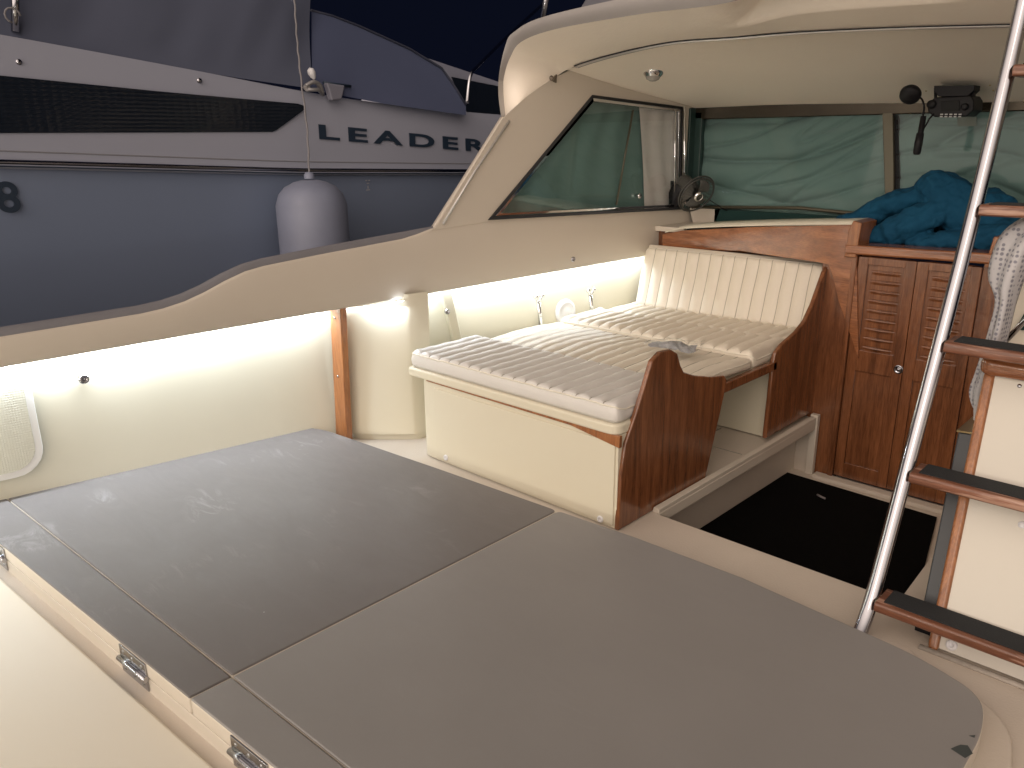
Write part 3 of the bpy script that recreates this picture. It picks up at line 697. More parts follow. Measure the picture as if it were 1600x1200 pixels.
# louvred doors
def door(x0, x1, px0, px1, label, knob):
    d = thing('cabin_door', label, 'door', Vector(((x0 + x1) / 2, YB, -.31)), 'pair of louvred cabin doors')
    z0, z1 = -.31, .965; f = .016
    pz0, pz1 = .455, .925
    qz0, qz1 = -.22, .335
    b = MB()
    for (a, c, e, g) in ((x0, z0, px0, z1), (px1, z0, x1, z1), (px0, pz1, px1, z1), (px0, qz1, px1, pz0), (px0, z0, px1, qz0)):
        b.box((a, YB - f, c), (e, YB + .012, g))
    b.build('frame', TEAK, d, bevel=.0035)
    b = MB(); b.box((px0, YB - .004, qz0), (px1, YB + .01, qz1)); b.build('lower_panel', TEAK, d)
    # louvre panel with lens-shaped slots
    n = 9; b = MB()
    def lv(u, v):
        x = lerp(px0, px1, u); z = lerp(pz0, pz1, v); k = (v * n) % 1.0
        e = 1 - min(1, abs((u - .5) / .40)) ** 2
        h = 0
        if e > 0:
            if k < .32: h = -.015 * e * (k / .32) ** 1.2
            elif k < .46: h = .012 * e
        return Vector((x, YB - .003 + h, z))
    b.grid(lv, 40, 260); b.build('louvre_panel', TEAK, d, fix=False)
    if knob:
        b = MB(); p = Vector((-1.352, YB - f, .385)); b.lathe(p, (0, -1, 0), [(.024, 0), (.024, .005), (.017, .007), (.015, .003), (.009, .003), (.009, .010), (0, .011)], 24); b.build('latch_ring', STEEL, d)
door(-1.630, -1.333, -1.578, -1.386, 'left louvred teak cabin door with a round metal latch ring', True)
door(-1.331, -1.032, -1.275, -1.078, 'right louvred teak cabin door partly behind the ladder tube', False)

# ================================================================== BERTH
se = thing('dinette_berth', 'cream berth seat base with moulded shelf and varnished teak ends', 'berth', Vector((-2.4, 2.5, 0)))
b = MB()
pl = roundpoly([(-3.07, 2.50, 0), (-1.802, 2.50, 0), (-1.802, 2.95, 0), (-3.07, 2.95, 0)], [.07, 0, 0, 0])
b.prism([p + Vector((0, 0, .006)) for p in pl], (0, 0, .42)); b.build('aft_box', CREAM_Y, se)
b = MB(); b.box((-2.95, 2.492, .02), (-1.815, 2.502, .395)); b.build('access_panel', CREAM_Y, se, bevel=.003)
for (u, v) in ((697, 715), (938, 811)):
    p = ay(u, v, 2.492); b = MB(); b.lathe(p, (0, -1, 0), [(.0, .001), (.004, .001), (.005, .006), (.014, .006), (.016, 0)], 20); b.build('screw_cap', WHITE, se)
b = MB(); b.prism([(-3.0, 2.489, .4215), (-2.05, 2.489, .416), (-1.79, 2.489, .378), (-1.79, 2.489, .43), (-3.0, 2.489, .43)], (0, .02, 0)); b.build('teak_batten', TEAKL, se, bevel=.003)
b = MB()
pl = roundpoly([(-3.145, 2.485, 0), (-1.80, 2.485, 0), (-1.80, 2.60, 0), (-1.815, 2.62, 0), (-1.815, 2.97, 0), (-3.145, 2.97, 0)], [.03, .09, 0, 0, 0, 0], 8)
b.prism([p + Vector((0, 0, .425)) for p in pl], (0, 0, .048)); b.build('shelf', CREAM_Y, se, bevel=.014, seg=4)
b = MB(); b.box((-3.25, 3.92, .006), (-1.83, 4.6, .44)); b.build('forward_box', CREAM_Y, se, bevel=.004)
b = MB(); b.box((-3.25, 2.97, .40), (-1.83, 3.92, .45)); b.build('table_top', CREAM_Y, se)
b = MB(); b.box((-1.832, 3.20, .405), (-1.80, 3.90, .455)); b.build('teak_edge', TEAK, se, bevel=.006)
# teak ends (outlines in the x = -1.79 plane)
XE = -1.788
en = [(2.497, 0.0), (2.505, .25), (2.53, .385), (2.60, .50), (2.66, .62), (2.70, .705), (2.76, .732), (2.84, .728), (2.895, .70), (2.925, .64), (2.955, .602), (3.05, .565), (3.20, .525), (3.32, .505), (3.345, .48), (3.33, .40), (3.20, .0)]
b = MB(); b.prism([(XE, y, z + .001) for y, z in catmull([Vector((0, y, z)) for y, z in en][:1], 1)] if 0 else [(XE, y, z + .001) for y, z in en], (-.024, 0, 0))
o = b.build('teak_end', TEAK, se, bevel=.008, seg=3)
en2 = [(3.84, .03), (3.85, .25), (3.855, .46), (3.875, .505), (3.95, .54), (4.10, .575), (4.20, .62), (4.28, .70), (4.34, .79), (4.39, .865), (4.44, .905), (4.50, .91), (4.50, .03)]
b = MB(); b.prism([(-1.80, y, z) for y, z in en2], (-.024, 0, 0)); b.build('teak_end', TEAK, se, bevel=.008, seg=3)
# hatch line in the footwell floor below the berth
b = MB(); b.tube([(-2.6, 3.62, .002), (-1.82, 3.62, .002)], .002, 6); b.tube([(-2.1, 3.2, .002), (-2.1, 3.9, .002)], .002, 6); b.build('locker_seam', THREAD, se)

def cushion(name, label, w_, h_, th, n, xf, mt, bulge=.012, rnd=.03, wr=.004, cat='cushion', group=None, ny=26, seed=0, loc=None, rc=.03, taper=0, seamw=0):
    """w_ across the channels, h_ along them"""
    o = thing(name, label, cat, xf(w_ / 2, h_ / 2, 0), group)
    nx = n * 8
    def top(u, v):
        x = u * w_; y = v * h_
        e = min(x, w_ - x, y, h_ - y); dz = 0
        if e < rnd:
            t = 1 - e / rnd; dz = -rnd * .55 * (1 - math.sqrt(max(0, 1 - t * t)))
        c = abs(math.sin(math.pi * u * n)) ** .55
        ed = sm(0, .09, min(y, h_ - y) / h_) * .85 + .15
        z = th + dz + bulge * (c - 1) * ed + .5 * wr * noise.noise(Vector((x * 3 + seed, y * 3, 1)))
        z += wr * noise.noise(Vector((x * 9 + seed, y * 22, 2))) * c
        x2 = x + wr * 1.2 * noise.noise(Vector((x * 3 + seed, y * 7, 5)))
        # round plan corners
        cx = min(max(x2, rc), w_ - rc); cy = min(max(y, rc), h_ - rc); dx, dy = x2 - cx, y - cy
        if dx and dy:
            L = math.hypot(dx, dy); m_ = max(abs(dx), abs(dy))
            if L > 1e-6: dx, dy = dx / L * m_, dy / L * m_
            x2, y = cx + dx, cy + dy
        x2 = w_ / 2 + (x2 - w_ / 2) * (1 + taper * v)
        return x2, y, z
    b = MB()
    us = []
    vs = []; nyy = ny
    for j in range(nyy + 1):
        v = .5 - .5 * math.cos(math.pi * j / nyy)
        for i in range(nx + 1): vs.append(top(i / nx, v))
    fs = [(j * (nx + 1) + i, j * (nx + 1) + i + 1, (j + 1) * (nx + 1) + i + 1, (j + 1) * (nx + 1) + i) for j in range(nyy) for i in range(nx)]
    b.add([xf(*p) for p in vs], fs, True)
    ring = [i for i in range(nx + 1)] + [j * (nx + 1) + nx for j in range(1, nyy + 1)] + [nyy * (nx + 1) + i for i in range(nx - 1, -1, -1)] + [j * (nx + 1) for j in range(nyy - 1, 0, -1)]
    rp = [vs[i] for i in ring]; M = len(rp)
    lv = []
    for k in (0, .25, .5, .75, 1):
        out_ = .006 * math.sin(k * math.pi)
        for (x, y, z) in rp:
            dx = x - w_ / 2; dy = y - h_ / 2
            lv.append(xf(x + out_ * (1 if dx > w_ * .48 else -1 if dx < -w_ * .48 else 0), y + out_ * (1 if dy > h_ * .47 else -1 if dy < -h_ * .47 else 0), z * (1 - k)))
    fs = [(k * M + i, k * M + (i + 1) % M, (k + 1) * M + (i + 1) % M, (k + 1) * M + i) for k in range(4) for i in range(M)]
    b.add(lv, fs, True); b.add([xf(x, y, 0) for x, y, z in rp], [tuple(range(M))[::-1]])
    b.build('cover', mt, o, fix=True)
    # piping round the top edge
    pr = [xf(x, y, z + .001) for (x, y, z) in rp]
    st = max(1, len(pr) // 90)
    MB().tube(pr[::st], .0042, 6, closed=True).build('piping', PIPING, o, fix=False)
    # sewn seams between the channels
    sb = MB()
    for k in range(1, n):
        u = k / n; line = []
        for j in range(1, nyy):
            v = .5 - .5 * math.cos(math.pi * j / nyy); x, y, z = top(u, v); line.append(xf(x, y, z + .0008))
        sb.tube(line, .0022, 4, caps=False)
    s_ = sb.build('seam', THREAD, o, fix=False)
    return o
flat = lambda x0, y0, z0: (lambda x, y, z: Vector((x0 + x, y0 + y, z0 + z)))
G = 'channelled vinyl cushions laid out as a bed'
cushion('berth_cushion', 'thick vinyl cushion, colour paled for near light, on the aft shelf of the berth, nearest the grey hatches', 1.315, .465, .088, 18, flat(-3.135, 2.505, .474), VINYL_LIT, bulge=.020, wr=.0045, rnd=.035, group=G, seed=1)
def xb(x, y, z):
    xx = -3.14 + x; yy = 2.985 + y
    return Vector((xx, yy, .452 + z + .02 * math.sin(min(1, y / .7) * math.pi)))
cushion('berth_cushion', 'flat ivory infill cushion in the middle of the berth under the plastic packet', 1.31, .69, .055, 17, xb, VINYL, bulge=.011, rnd=.02, wr=.006, group=G, seed=9)
cushion('berth_cushion', 'ivory cushion with plump channels between the infill cushion and the rearmost seat cushion', 1.30, .40, .092, 17, flat(-3.135, 3.685, .452), VINYL, bulge=.024, rnd=.055, wr=.006, group=G, seed=17)
cushion('berth_cushion', 'narrow ivory seat cushion tucked along the foot of the upright backrest', 1.27, .36, .085, 17, flat(-3.10, 4.09, .446), VINYL, bulge=.020, rnd=.04, wr=.006, group=G, seed=31)
# backrest
p0 = Vector((-3.05, 4.415, .505)); ux = Vector((1.16, .035, -.005)).normalized(); uv_ = Vector((-.012, .13, .375)).normalized(); un = ux.cross(uv_).normalized()
if un.y > 0: un = -un
cushion('backrest_cushion', 'upright ivory vinyl backrest cushion with vertical channels against the teak fascia', 1.215, .385, .07, 15, lambda x, y, z: p0 + ux * x + uv_ * y + un * (z - .0), VINYL, bulge=.011, rnd=.03, wr=.003, rc=.04, seed=40)
b = MB()
b.obox(p0 + ux * .615 + uv_ * .205 + un * -.03, ux, uv_, un, .635, .215, .028)
tag(b.build('backrest_board', VINYL, bevel=.012, seg=3), 'cream padded board standing behind the channelled backrest cushion', 'board')

# plastic packet
b = MB()
pa = [az(1006, 538, .57), az(1060, 531, .585), az(1101, 537, .58), az(1092, 554, .57), az(1040, 549, .565)]
def pk(u, v):
    top_ = catmull([az(1006, 538, .57), az(1050, 531, .58), az(1082, 538, .575), az(1103, 533, .60)], 8)
    bot_ = catmull([az(1006, 541, .565), az(1040, 549, .565), az(1075, 556, .565), az(1097, 548, .575)], 8)
    i = round(u * 24); p = top_[i].lerp(bot_[i], v)
    return p + Vector((0, 0, .010 + .022 * math.sin(v * math.pi) * math.sin(u * math.pi) + .016 * noise.noise(Vector((u * 9, v * 6, 0)))))
b.grid(pk, 24, 14, False); pkt = thing('plastic_packet', 'crumpled clear plastic packet with papers lying on the middle berth cushion', 'packet', pa[0])
b.build('wrapper', FILM, pkt, fix=False)
b = MB(); b.grid(lambda u, v: pk(.08 + u * .72, .25 + v * .6) - Vector((0, 0, .012)), 12, 6, False); b.build('contents', mat('printed_paper', (.33, .33, .34), .5, var=.5, vscale=25), pkt, fix=False)

# ================================================================== things on the lining
def hook(u, v, v1, label):
    p = on(u, v, (1, -.165, 0), -3.925 + .035); q = on(u + 4, v1, (1, -.165, 0), -3.925 + .045)
    h = thing('rod_hook', label, 'hook', q, 'chrome hooks on the side lining')
    MB().tube([p + Vector((0.012, 0, -.015)), q + Vector((.012, 0, -.05))], .0135, 12).build('stem', CHROME, h)
    for s in (-1, 1):
        b = MB(); e = p + Vector((.02, s * .028, .022)); b.tube([p + Vector((.012, 0, -.02)), p + Vector((.014, s * .014, .0)), e], .008, 10); b.lathe(e + Vector((-.012, 0, 0)), (1, 0, 0.1), [(0, 0), (.013, .0), (.015, .008), (.013, .02), (0, .024)], 16)
        b.build('prong', CHROME, h)
hook(839, 468, 497, 'chrome two-pronged hook on the lining, aft of the round white speaker')
hook(920, 458, 484, 'chrome two-pronged hook on the lining, between the round white speaker and the backrest')
p = on(883, 487, (1, -.165, 0), -3.925 + .03); sk = thing('round_speaker', 'round white plastic speaker on the side lining between two chrome hooks', 'speaker', p)
nv = Vector((1, -.17, .05)).normalized()
MB().lathe(p, nv, [(.082, 0), (.078, .012), (.070, .020), (.060, .020)], 40).build('rim', WHITE, sk)
MB().lathe(p, nv, [(.060, .020), (.055, .014), (.02, .022), (0, .024)], 40).build('cone', WHITE, sk)
b = MB(); q = p + Vector((.03, .035, -.045)); b.tube([q, q + Vector((.01, .05, -.02))], .006, 8)
tag(b.build('loose_cord', mat('brown_cord', (.12, .06, .04), .6)), 'short dark end of cord lying on the berth by the round white speaker', 'cord')
# bracket post
ln = lambda u, v, o_=.03: on(u, v, (1, -.165, 0), -3.925 + o_)
b = MB(); b.prism([ln(683, 452, .035), ln(700, 448, .035), ln(719, 535, .035), ln(706, 537, .035)], (.03, 0, 0))
bp = thing('table_bracket', 'cream moulded upright bracket on the side lining beside the corner of the berth', 'bracket', ln(710, 530))
b.build('upright', CREAM_Y, bp, bevel=.01)
b = MB(); q = ln(699, 487, .075); b.lathe(q, (1, -.2, 0), [(.014, -.01), (.015, .006), (.009, .006), (.008, .0), (0, .0)], 16); b.build('socket', STEEL, bp)
# teak strip
stp = thing('teak_strip', 'slim upright varnished teak strip on the cream side lining beside the hatch', 'trim strip', Vector((-3.61, 2.38, 0)))
b = MB(); b.prism([ay(514.5, 470, 2.31), ay(530.5, 466, 2.31), ay(542, 690, 2.31), ay(525.5, 690, 2.31)], (0, .04, 0)); b.build('batten', TEAKL, stp, bevel=.004)
for (u, v) in ((523, 497), (528, 588)):
    b = MB(); b.lathe(ay(u, v, 2.309), (0, -1, 0), [(.007, 0), (.006, .004), (0, .005)], 12); b.build('screw', STEEL, stp)
# eyelet, snaps
aw = lambda u, v, o_=.0: on(u, v, (1, -.165, 0), -3.98 + o_)
b = MB(); p = aw(131, 592, .02); b.lathe(p, (1, -.1, .0), [(.022, -.02), (.024, .0), (.02, .012), (.011, .012), (.009, -.004), (0, -.004)], 20)
tag(b.build('eyelet', STEEL), 'small steel ring fitting on the brightly lit side lining near the perforated panel', 'fitting')
b = MB(); p = sp(895, 405, .0); b.lathe(p, (1, -.1, 0), [(.016, 0), (.015, .008), (.008, .01), (.006, .004), (0, .004)], 18)
tag(b.build('snap_fastener', STEEL), 'small metal snap fastener on the cream coaming above the LED strip', 'fastener')
b = MB(); p = ay(618, 698, 2.58); b.lathe(p, (0, -1, 0), [(.012, 0), (.011, .008), (.005, .01), (0, .006)], 16)
tag(b.build('snap_fastener', STEEL), 'small metal snap fastener low on the cream corner moulding by the berth', 'fastener')
# perforated panel
gp = thing('perforated_panel', 'perforated cream locker panel with rounded white frame at the far left edge', 'panel', aw(30, 680))
y0, y1, z0, z1 = .0, .925, .205, .70
def gpr(w0, h0, r, d):
    cy, cz = (y0 + y1) / 2, (z0 + z1) / 2
    return [Vector((wallx(cy + a) + d, cy + a, cz + c)) for a, c in rrect(y1 - y0 + w0, z1 - z0 + h0, r, 6)]
b = MB(); b.prism(gpr(0.03, .03, .12, .014), (.006, 0, 0)); b.build('frame', mat('pale_frame', (.80, .79, .76), .45), gp, bevel=.003)
b = MB(); b.prism(gpr(-.03, -.03, .10, .0205), (.003, 0, 0)); b.build('grille', GRILLE, gp)

# ================================================================== HATCHES
SCREWM = mat('screw_steel', (.35, .35, .36), .3, 1)
def hatch(label, poly, strip, gx, hinges, GREY):
    t = thing('hatch_cover', label, 'hatch', Vector(poly[0]), 'grey hatch covers')
    top = .09
    b = MB(); b.prism([p + Vector((0, 0, top - .062 - p.z)) for p in poly], (0, 0, .060)); b.build('lid', CREAM, t, bevel=.004, seg=3)
    def shrink(P_, k):
        c = sum(P_, Vector()) / len(P_); N_ = len(P_); o = []
        for i in range(N_):
            a = (P_[i] - P_[i - 1]).normalized(); d = (P_[(i + 1) % N_] - P_[i]).normalized()
            na = Vector((-a.y, a.x, 0)); nd = Vector((-d.y, d.x, 0))
            if na.dot(c - P_[i]) < 0: na = -na
            if nd.dot(c - P_[i]) < 0: nd = -nd
            o.append(P_[i] + (na + nd) / max(.4, 1 + na.dot(nd)) * k)
        return o
    b = MB(); b.prism([p + Vector((0, 0, top - .014 - p.z)) for p in shrink(poly, gx)], (0, 0, .017)); b.build('grey_panel', GREY, t, bevel=.005, seg=3)
    b = MB(); b.prism([p + Vector((0, 0, top - .055 - p.z)) for p in strip], (0, 0, .053)); b.build('hinge_board', CREAM, t, bevel=.006, seg=2)
    b = MB(); b.prism([p + Vector((0, 0, top - .014 - p.z)) for p in shrink(strip, .002)], (0, 0, .017)); b.build('grey_strip', GREY, t, bevel=.004, seg=3)
    for (c, dr) in hinges:
        n_ = Vector((dr.y, -dr.x, 0)).normalized()
        if n_.y > 0: n_ = -n_
        hb = MB(); L = .085; cc = Vector((c.x, c.y, 0)) + n_ * .003
        hb.obox(cc + Vector((0, 0, .062)), dr, Vector((0, 0, 1)), n_, L, .024, .0025)
        h = hb.build('hinge', STEEL, t, bevel=.002)
        lb = MB(); lb.obox(cc + Vector((0, 0, .010)), dr, Vector((0, 0, 1)), n_, L, .022, .0025); lb.build('lower_leaf', STEEL, h, bevel=.002)
        kb = MB(); kb.tube([cc + dr * ka + Vector((0, 0, .036)) + n_ * .006 for ka in (-L - .004, -.03, .03, L + .004)], .0095, 14)
        kb.build('knuckle', STEEL, h)
        for k, z in ((-.7, .068), (0, .068), (.7, .068), (-.7, .008), (0, .008), (.7, .008)):
            sb = MB(); sb.lathe(cc + dr * (L * k) + Vector((0, 0, z)) + n_ * .0025, n_, [(.0065, 0), (.005, .002), (.001, .001), (0, 0)], 12)
            sb.build('screw', SCREWM, h)
V = lambda x, y: Vector((x, y, .09))
# aft seam line runs from (-3.97,.765) to (-1.985,.852) and on to starboard
ns = lambda x: lerp(.772, .856, (x + 3.948) / 1.966) if x < -1.98 else .856 + (x + 1.98) * .04
fs_ = lambda x: .63 + (x + 3.417) * .0675                 # aft face line
hp = roundpoly([V(-3.955, ns(-3.955) + .002), V(-1.986, ns(-1.986) + .002), V(-1.986, 2.335), V(-2.7, 2.292), V(-3.752, 2.215)], [0, .0, .03, 0, .27], 10)
stp_ = [V(-3.955, fs_(-3.955)), V(-1.985, fs_(-1.985)), V(-1.985, ns(-1.985) - .001), V(-3.955, ns(-3.955) - .001)]
def hg(u, v, u2, v2):
    a = az(u, v, .09); c = az(u2, v2, .09); d = (c - a).normalized(); m_ = (a + c) / 2
    m_.y = fs_(m_.x); dd = Vector((1, .0675, 0)).normalized(); return (m_, dd)
hatch('port grey hatch cover with scuffed faded paint, beside the lit side lining', hp, stp_, .003, [hg(189, 1001, 230, 1036), (Vector((-3.46, fs_(-3.46), .09)), Vector((1, .0675, 0)).normalized())], GREYW)
hs = roundpoly([V(-1.982, ns(-1.982) + .002), V(-.312, .927), V(-.312, 2.10), V(-.350, 2.255), V(-.55, 2.322), V(-1.149, 2.372), V(-1.60, 2.362), V(-1.982, 2.335)], [0, 0, .08, .08, .08, 0, 0, .03], 8)
sts = [V(-1.979, fs_(-1.979)), V(-.312, fs_(-.312)), V(-.312, .925), V(-1.979, ns(-1.979) - .001)]
hatch('starboard grey hatch cover with smooth paint and a dark chip near its rounded forward corner', hs, sts, .0018, [hg(361, 1153, 404, 1192)], GREY)
# chip and scuff marks
CHIPM = mat('bare_chip', (.05, .06, .06), .6)
hatches = [o for o in col.objects if o.name.startswith('hatch_cover')]
chip = MB()
p = az(1508, 1172, .0935); chip.prism([p + Vector(q) for q in ((-.028, -.02, 0), (.008, -.03, 0), (.018, .0, 0), (.0, .022, 0), (-.014, .012, 0), (-.02, .0, 0))], (0, 0, .0006))
chip.build('paint_chip', CHIPM, hatches[1], fix=False)
chip = MB(); p = az(1520, 1150, .0935); chip.prism([p + Vector(q) for q in ((-.008, -.006, 0), (.005, -.004, 0), (.004, .008, 0))], (0, 0, .0006))
chip.build('paint_chip', CHIPM, hatches[1], fix=False)
# rim under the hatches (hinge coaming) and side gap
b = MB(); b.prism([Vector((-4.0, fs_(-4.0), -.045)), Vector((-.15, fs_(-.15), -.045)), Vector((-.15, .97, -.045)), Vector((-4.0, .70, -.045))], (0, 0, .078))
structure(b.build('hatch_coaming', CREAM, bevel=.004))
b = MB(); b.prism([p + Vector((0, 0, -.088)) for p in roundpoly([V(-3.93, .9), V(-.26, .9), V(-.29, 2.0), V(-.34, 2.22), V(-.56, 2.30), V(-1.15, 2.35), V(-1.98, 2.31), V(-3.4, 2.21), V(-3.72, 2.19)], [0, 0, .06, .12, .06, 0, 0, 0, .15], 6)], (0, 0, .03))
structure(b.build('hatch_base', CREAM))
b = MB(); b.prism(roundpoly([Vector((-.44, .99, .001)), Vector((-.225, .99, .001)), Vector((-.225, 2.05, .001)), Vector((-.28, 2.30, .001)), Vector((-.52, 2.39, .001)), Vector((-.60, 2.36, .001)), Vector((-.40, 2.2, .001))], [0, 0, .06, .12, .06, 0, 0], 6), (0, 0, .028))
structure(b.build('deck_bead', CREAM_DK, bevel=.02, seg=4))
# small deck locker lid partly under the hatch edge
b = MB(); dk = roundpoly([az(1205, 938, .002), az(1240, 946, .002), az(1330, 983, .002), az(1425, 1018, .002), az(1437, 1046, .002), az(1300, 1040, .002)], [.02, .02, 0, .04, .04, 0], 6)
b.prism([Vector((q.x, q.y, .0005)) for q in dk], (0, 0, .012)); tag(b.build('deck_lid', CREAM_DK, bevel=.004), 'cream deck lid with a rounded corner peeping out beside the ladder foot', 'deck lid')
b = MB(); b.tube([Vector((az(1515, 1058, .002).x, az(1515, 1058, .002).y, .001)), az(1503, 1085, .003)], .002, 6)

# black mat in the well
b = MB(); mp_ = [(-1.735, 2.80), (-1.735, 4.285), (-1.02, 4.26), (-.80, 3.35), (-.775, 2.80)]
b.prism([(-1.867, 2.77, -.338), (-1.857, 4.29, -.338), (-1.02, 4.262, -.338), (-.80, 3.2, -.338), (-.76, 2.77, -.338)], (0, 0, .012))
mt_ = tag(b.build('floor_mat', BLACKM), 'black carpet mat covering the sunken floor in front of the cabin doors', 'mat')
b = MB(); q = az(1277, 773, -.32); b.tube([q, q + Vector((.03, -.02, .004)), q + Vector((.055, -.02, .0))], .006, 6)
tag(b.build('paper_scrap', mat('scrap', (.22, .2, .2), .7)), 'tiny pale scrap lying on the black floor mat', 'scrap')

# ================================================================== LADDER
XL = -.753
ld = thing('flybridge_ladder', 'stainless steel flybridge ladder with worn teak treads, leaning forward at the right', 'ladder', Vector((XL, 2.40, 0)))
tubeL = catmull([(XL, 2.40, 0.0), (XL, 2.501, .118), (XL, 2.672, .522), (XL, 2.838, .932), (XL, 2.997, 1.36), (XL, 3.13, 1.791), (XL, 3.19, 2.03)], 8)
W_ = .56
for s, nm in ((0, 'side_tube'), (W_, 'side_tube')):
    MB().tube([p + Vector((s, 0, 0)) for p in tubeL], .0235, 24).build(nm, STEEL, ld)
for i, (y, z) in enumerate(((2.501, .118), (2.672, .522), (2.838, .932), (2.997, 1.36), (3.13, 1.791))):
    b = MB(); pr = roundpoly([Vector((0, y - .042, z - .022)), Vector((0, y + .08, z - .022)), Vector((0, y + .08, z + .014)), Vector((0, y - .042, z + .014))], .012, 4)
    b.prism([p + Vector((XL + .022, 0, 0)) for p in pr], (W_ - .044, 0, 0)); r_ = b.build('tread', TEAKW, ld, bevel=.003)
    b = MB(); b.box((XL + .045, y - .022, z + .0145), (XL + W_ - .045, y + .072, z + .017)); b.build('grip_pad', GRIP, r_)
    b = MB(); b.lathe(Vector((XL + .018, y - .012, z)), (1, 0, 0), [(.014, 0), (.014, .006), (.0, .008)], 12); b.build('end_cap', BRONZE, r_)

# ================================================================== STARBOARD CABINET
YC = 2.52
def cy(z): return 2.525 + z * .487                 # the aft face of the cabinet leans forward like the ladder
cb = thing('helm_cabinet', 'cream helm cabinet with varnished teak corner post behind the ladder treads', 'cabinet', Vector((-.2, YC, 0)))
b = MB(); zt = .835; xb_, xt_ = -.556, -.603
b.prism([(.9, cy(.012), .012), (.9, cy(zt), zt), (.9, 3.6, zt), (.9, 3.6, .012)], (0, 0, 0)) if 0 else None
b.add([(xb_, cy(.012), .012), (.9, cy(.012), .012), (.9, cy(zt), zt), (xt_, cy(zt), zt), (xb_, 3.5, .012), (.9, 3.5, .012), (.9, 3.5, zt), (xt_, 3.5, zt)],
      [(0, 1, 2, 3), (1, 5, 6, 2), (5, 4, 7, 6), (4, 0, 3, 7), (3, 2, 6, 7), (0, 4, 5, 1)])
b.build('body', mat('cabinet_gelcoat', (.60, .57, .50), .4, var=.03, vscale=2, bump=.06, bscale=3), cb)
b = MB(); q0, q1 = ay(1449, 1012, cy(0)), ay(1466, 1016, cy(0)); t0, t1 = ay(1536, 592, cy(zt)), ay(1554, 595, cy(zt))
q0.z = q1.z = .003; t0.z = t1.z = zt
b.prism([q0 + Vector((0, -.012, 0)), q1 + Vector((0, -.012, 0)), t1 + Vector((0, -.012, 0)), t0 + Vector((0, -.012, 0))], (0, .06, 0)); b.build('corner_post', TEAKL, cb, bevel=.012, seg=3)
b = MB(); xr = ay(1531, 575, cy(zt)).x
pl = roundpoly([Vector((xr, cy(zt) - .035, zt - .005)), Vector((.9, cy(zt) - .035, zt - .005)), Vector((.9, cy(zt) + .11, zt - .005)), Vector((xr, cy(zt) + .11, zt - .005))], [.05, 0, 0, .05], 6)
b.prism(pl, (0, 0, .058)); b.build('top_rail', TEAKX, cb, bevel=.02, seg=4)
b = MB(); b.box((xr + .04, cy(zt) + .09, zt + .01), (.9, 3.5, zt + .042)); b.build('counter', CREAM, cb, bevel=.006)
sn = Vector((0, -1, .487)).normalized()
def cf(u, v): return on(u, v, (0, 1, -.487), 2.525)
b = MB(); b.lathe(cf(1487, 1008), sn, [(.018, -.004), (.016, .008), (.007, .008), (.006, .002), (0, .002)], 16); b.build('plug', WHITE, cb)
b = MB(); b.tube([Vector((-.592, cy(0) - .014, .004)), Vector((-.3, cy(0) - .016, .006)), Vector((.9, cy(0) - .016, .004))], .012, 8, squash=.6); b.build('sealant_bead', mat('grubby_sealant', (.42, .38, .33), .7, var=.25, vscale=20, bump=.5, bscale=60), cb)
b = MB(); b.lathe(cf(1593, 603), sn, [(.007, -.002), (.006, .004), (0, .004)], 12); b.build('screw', STEEL, cb)
b = MB(); b.lathe(cf(1597, 820), sn, [(.012, -.002), (.011, .004), (0, .005)], 12); b.build('plug', WHITE, cb)
fd = thing('fridge', 'dark grey fridge unit with brass top edge tucked behind the teak corner post', 'fridge', Vector((-.64, 2.75, .05)))
f0, f1, f2, f3 = ay(1436, 973, 2.60), ay(1470, 985, 2.60), ay(1530, 680, 2.89), ay(1497, 675, 2.89)
b = MB(); b.prism([f0, f1, f2, f3], (0, .32, 0)); b.build('body', DKSTEEL, fd, bevel=.006)
b = MB(); u3 = f3 + Vector((-.004, -.004, .001)); u2 = f2 + Vector((0, -.004, .001)); b.prism([u3, u2, u2 + Vector((0, 0, .006)), u3 + Vector((0, 0, .006))], (0, .33, 0)); b.build('top_trim', GOLD, fd)
b = MB(); b.box((f0.x - .01, 2.60, .001), (-.5, 2.9, f0.z)); b.build('plinth', BLACK, fd)

# helm seat and towel
hs_ = thing('helm_chair', 'cream helm seat back with a dark teal stripe and steel rail at the right edge', 'seat', Vector((-.3, 3.3, .6)))
b = MB(); b.prism(roundpoly([ay(1553, 560, 3.22), ay(1582, 455, 3.22), ay(1600, 405, 3.22), ay(1680, 400, 3.22), ay(1680, 640, 3.22)], .06, 5), (0, .14, 0)); b.build('back', VINYL, hs_, bevel=.03, seg=4)
b = MB(); b.prism([ay(1586, 515, 3.21), ay(1600, 490, 3.21), ay(1650, 470, 3.21), ay(1650, 520, 3.21)], (0, .008, 0)); b.build('stripe', TEALD, hs_)
b = MB(); b.tube([ay(1566, 538, 3.16), ay(1600, 502, 3.12), ay(1650, 455, 3.08)], .010, 10); b.build('rail', STEEL, hs_)
b = MB()
L_ = catmull([ay(1640, 325, 3.14), ay(1600, 342, 3.12), ay(1572, 362, 3.10), ay(1556, 392, 3.08), ay(1549, 430, 3.07), ay(1560, 468, 3.07), ay(1548, 520, 3.07), ay(1528, 580, 3.07), ay(1517, 608, 3.07), ay(1520, 632, 3.07), ay(1529, 647, 3.07)], 6)
R_ = catmull([ay(1680, 345, 3.10), ay(1640, 362, 3.08), ay(1618, 385, 3.06), ay(1605, 415, 3.05), ay(1592, 450, 3.05), ay(1582, 480, 3.05), ay(1570, 530, 3.05), ay(1556, 580, 3.06), ay(1550, 608, 3.06), ay(1546, 632, 3.06), ay(1536, 650, 3.06)], 6)
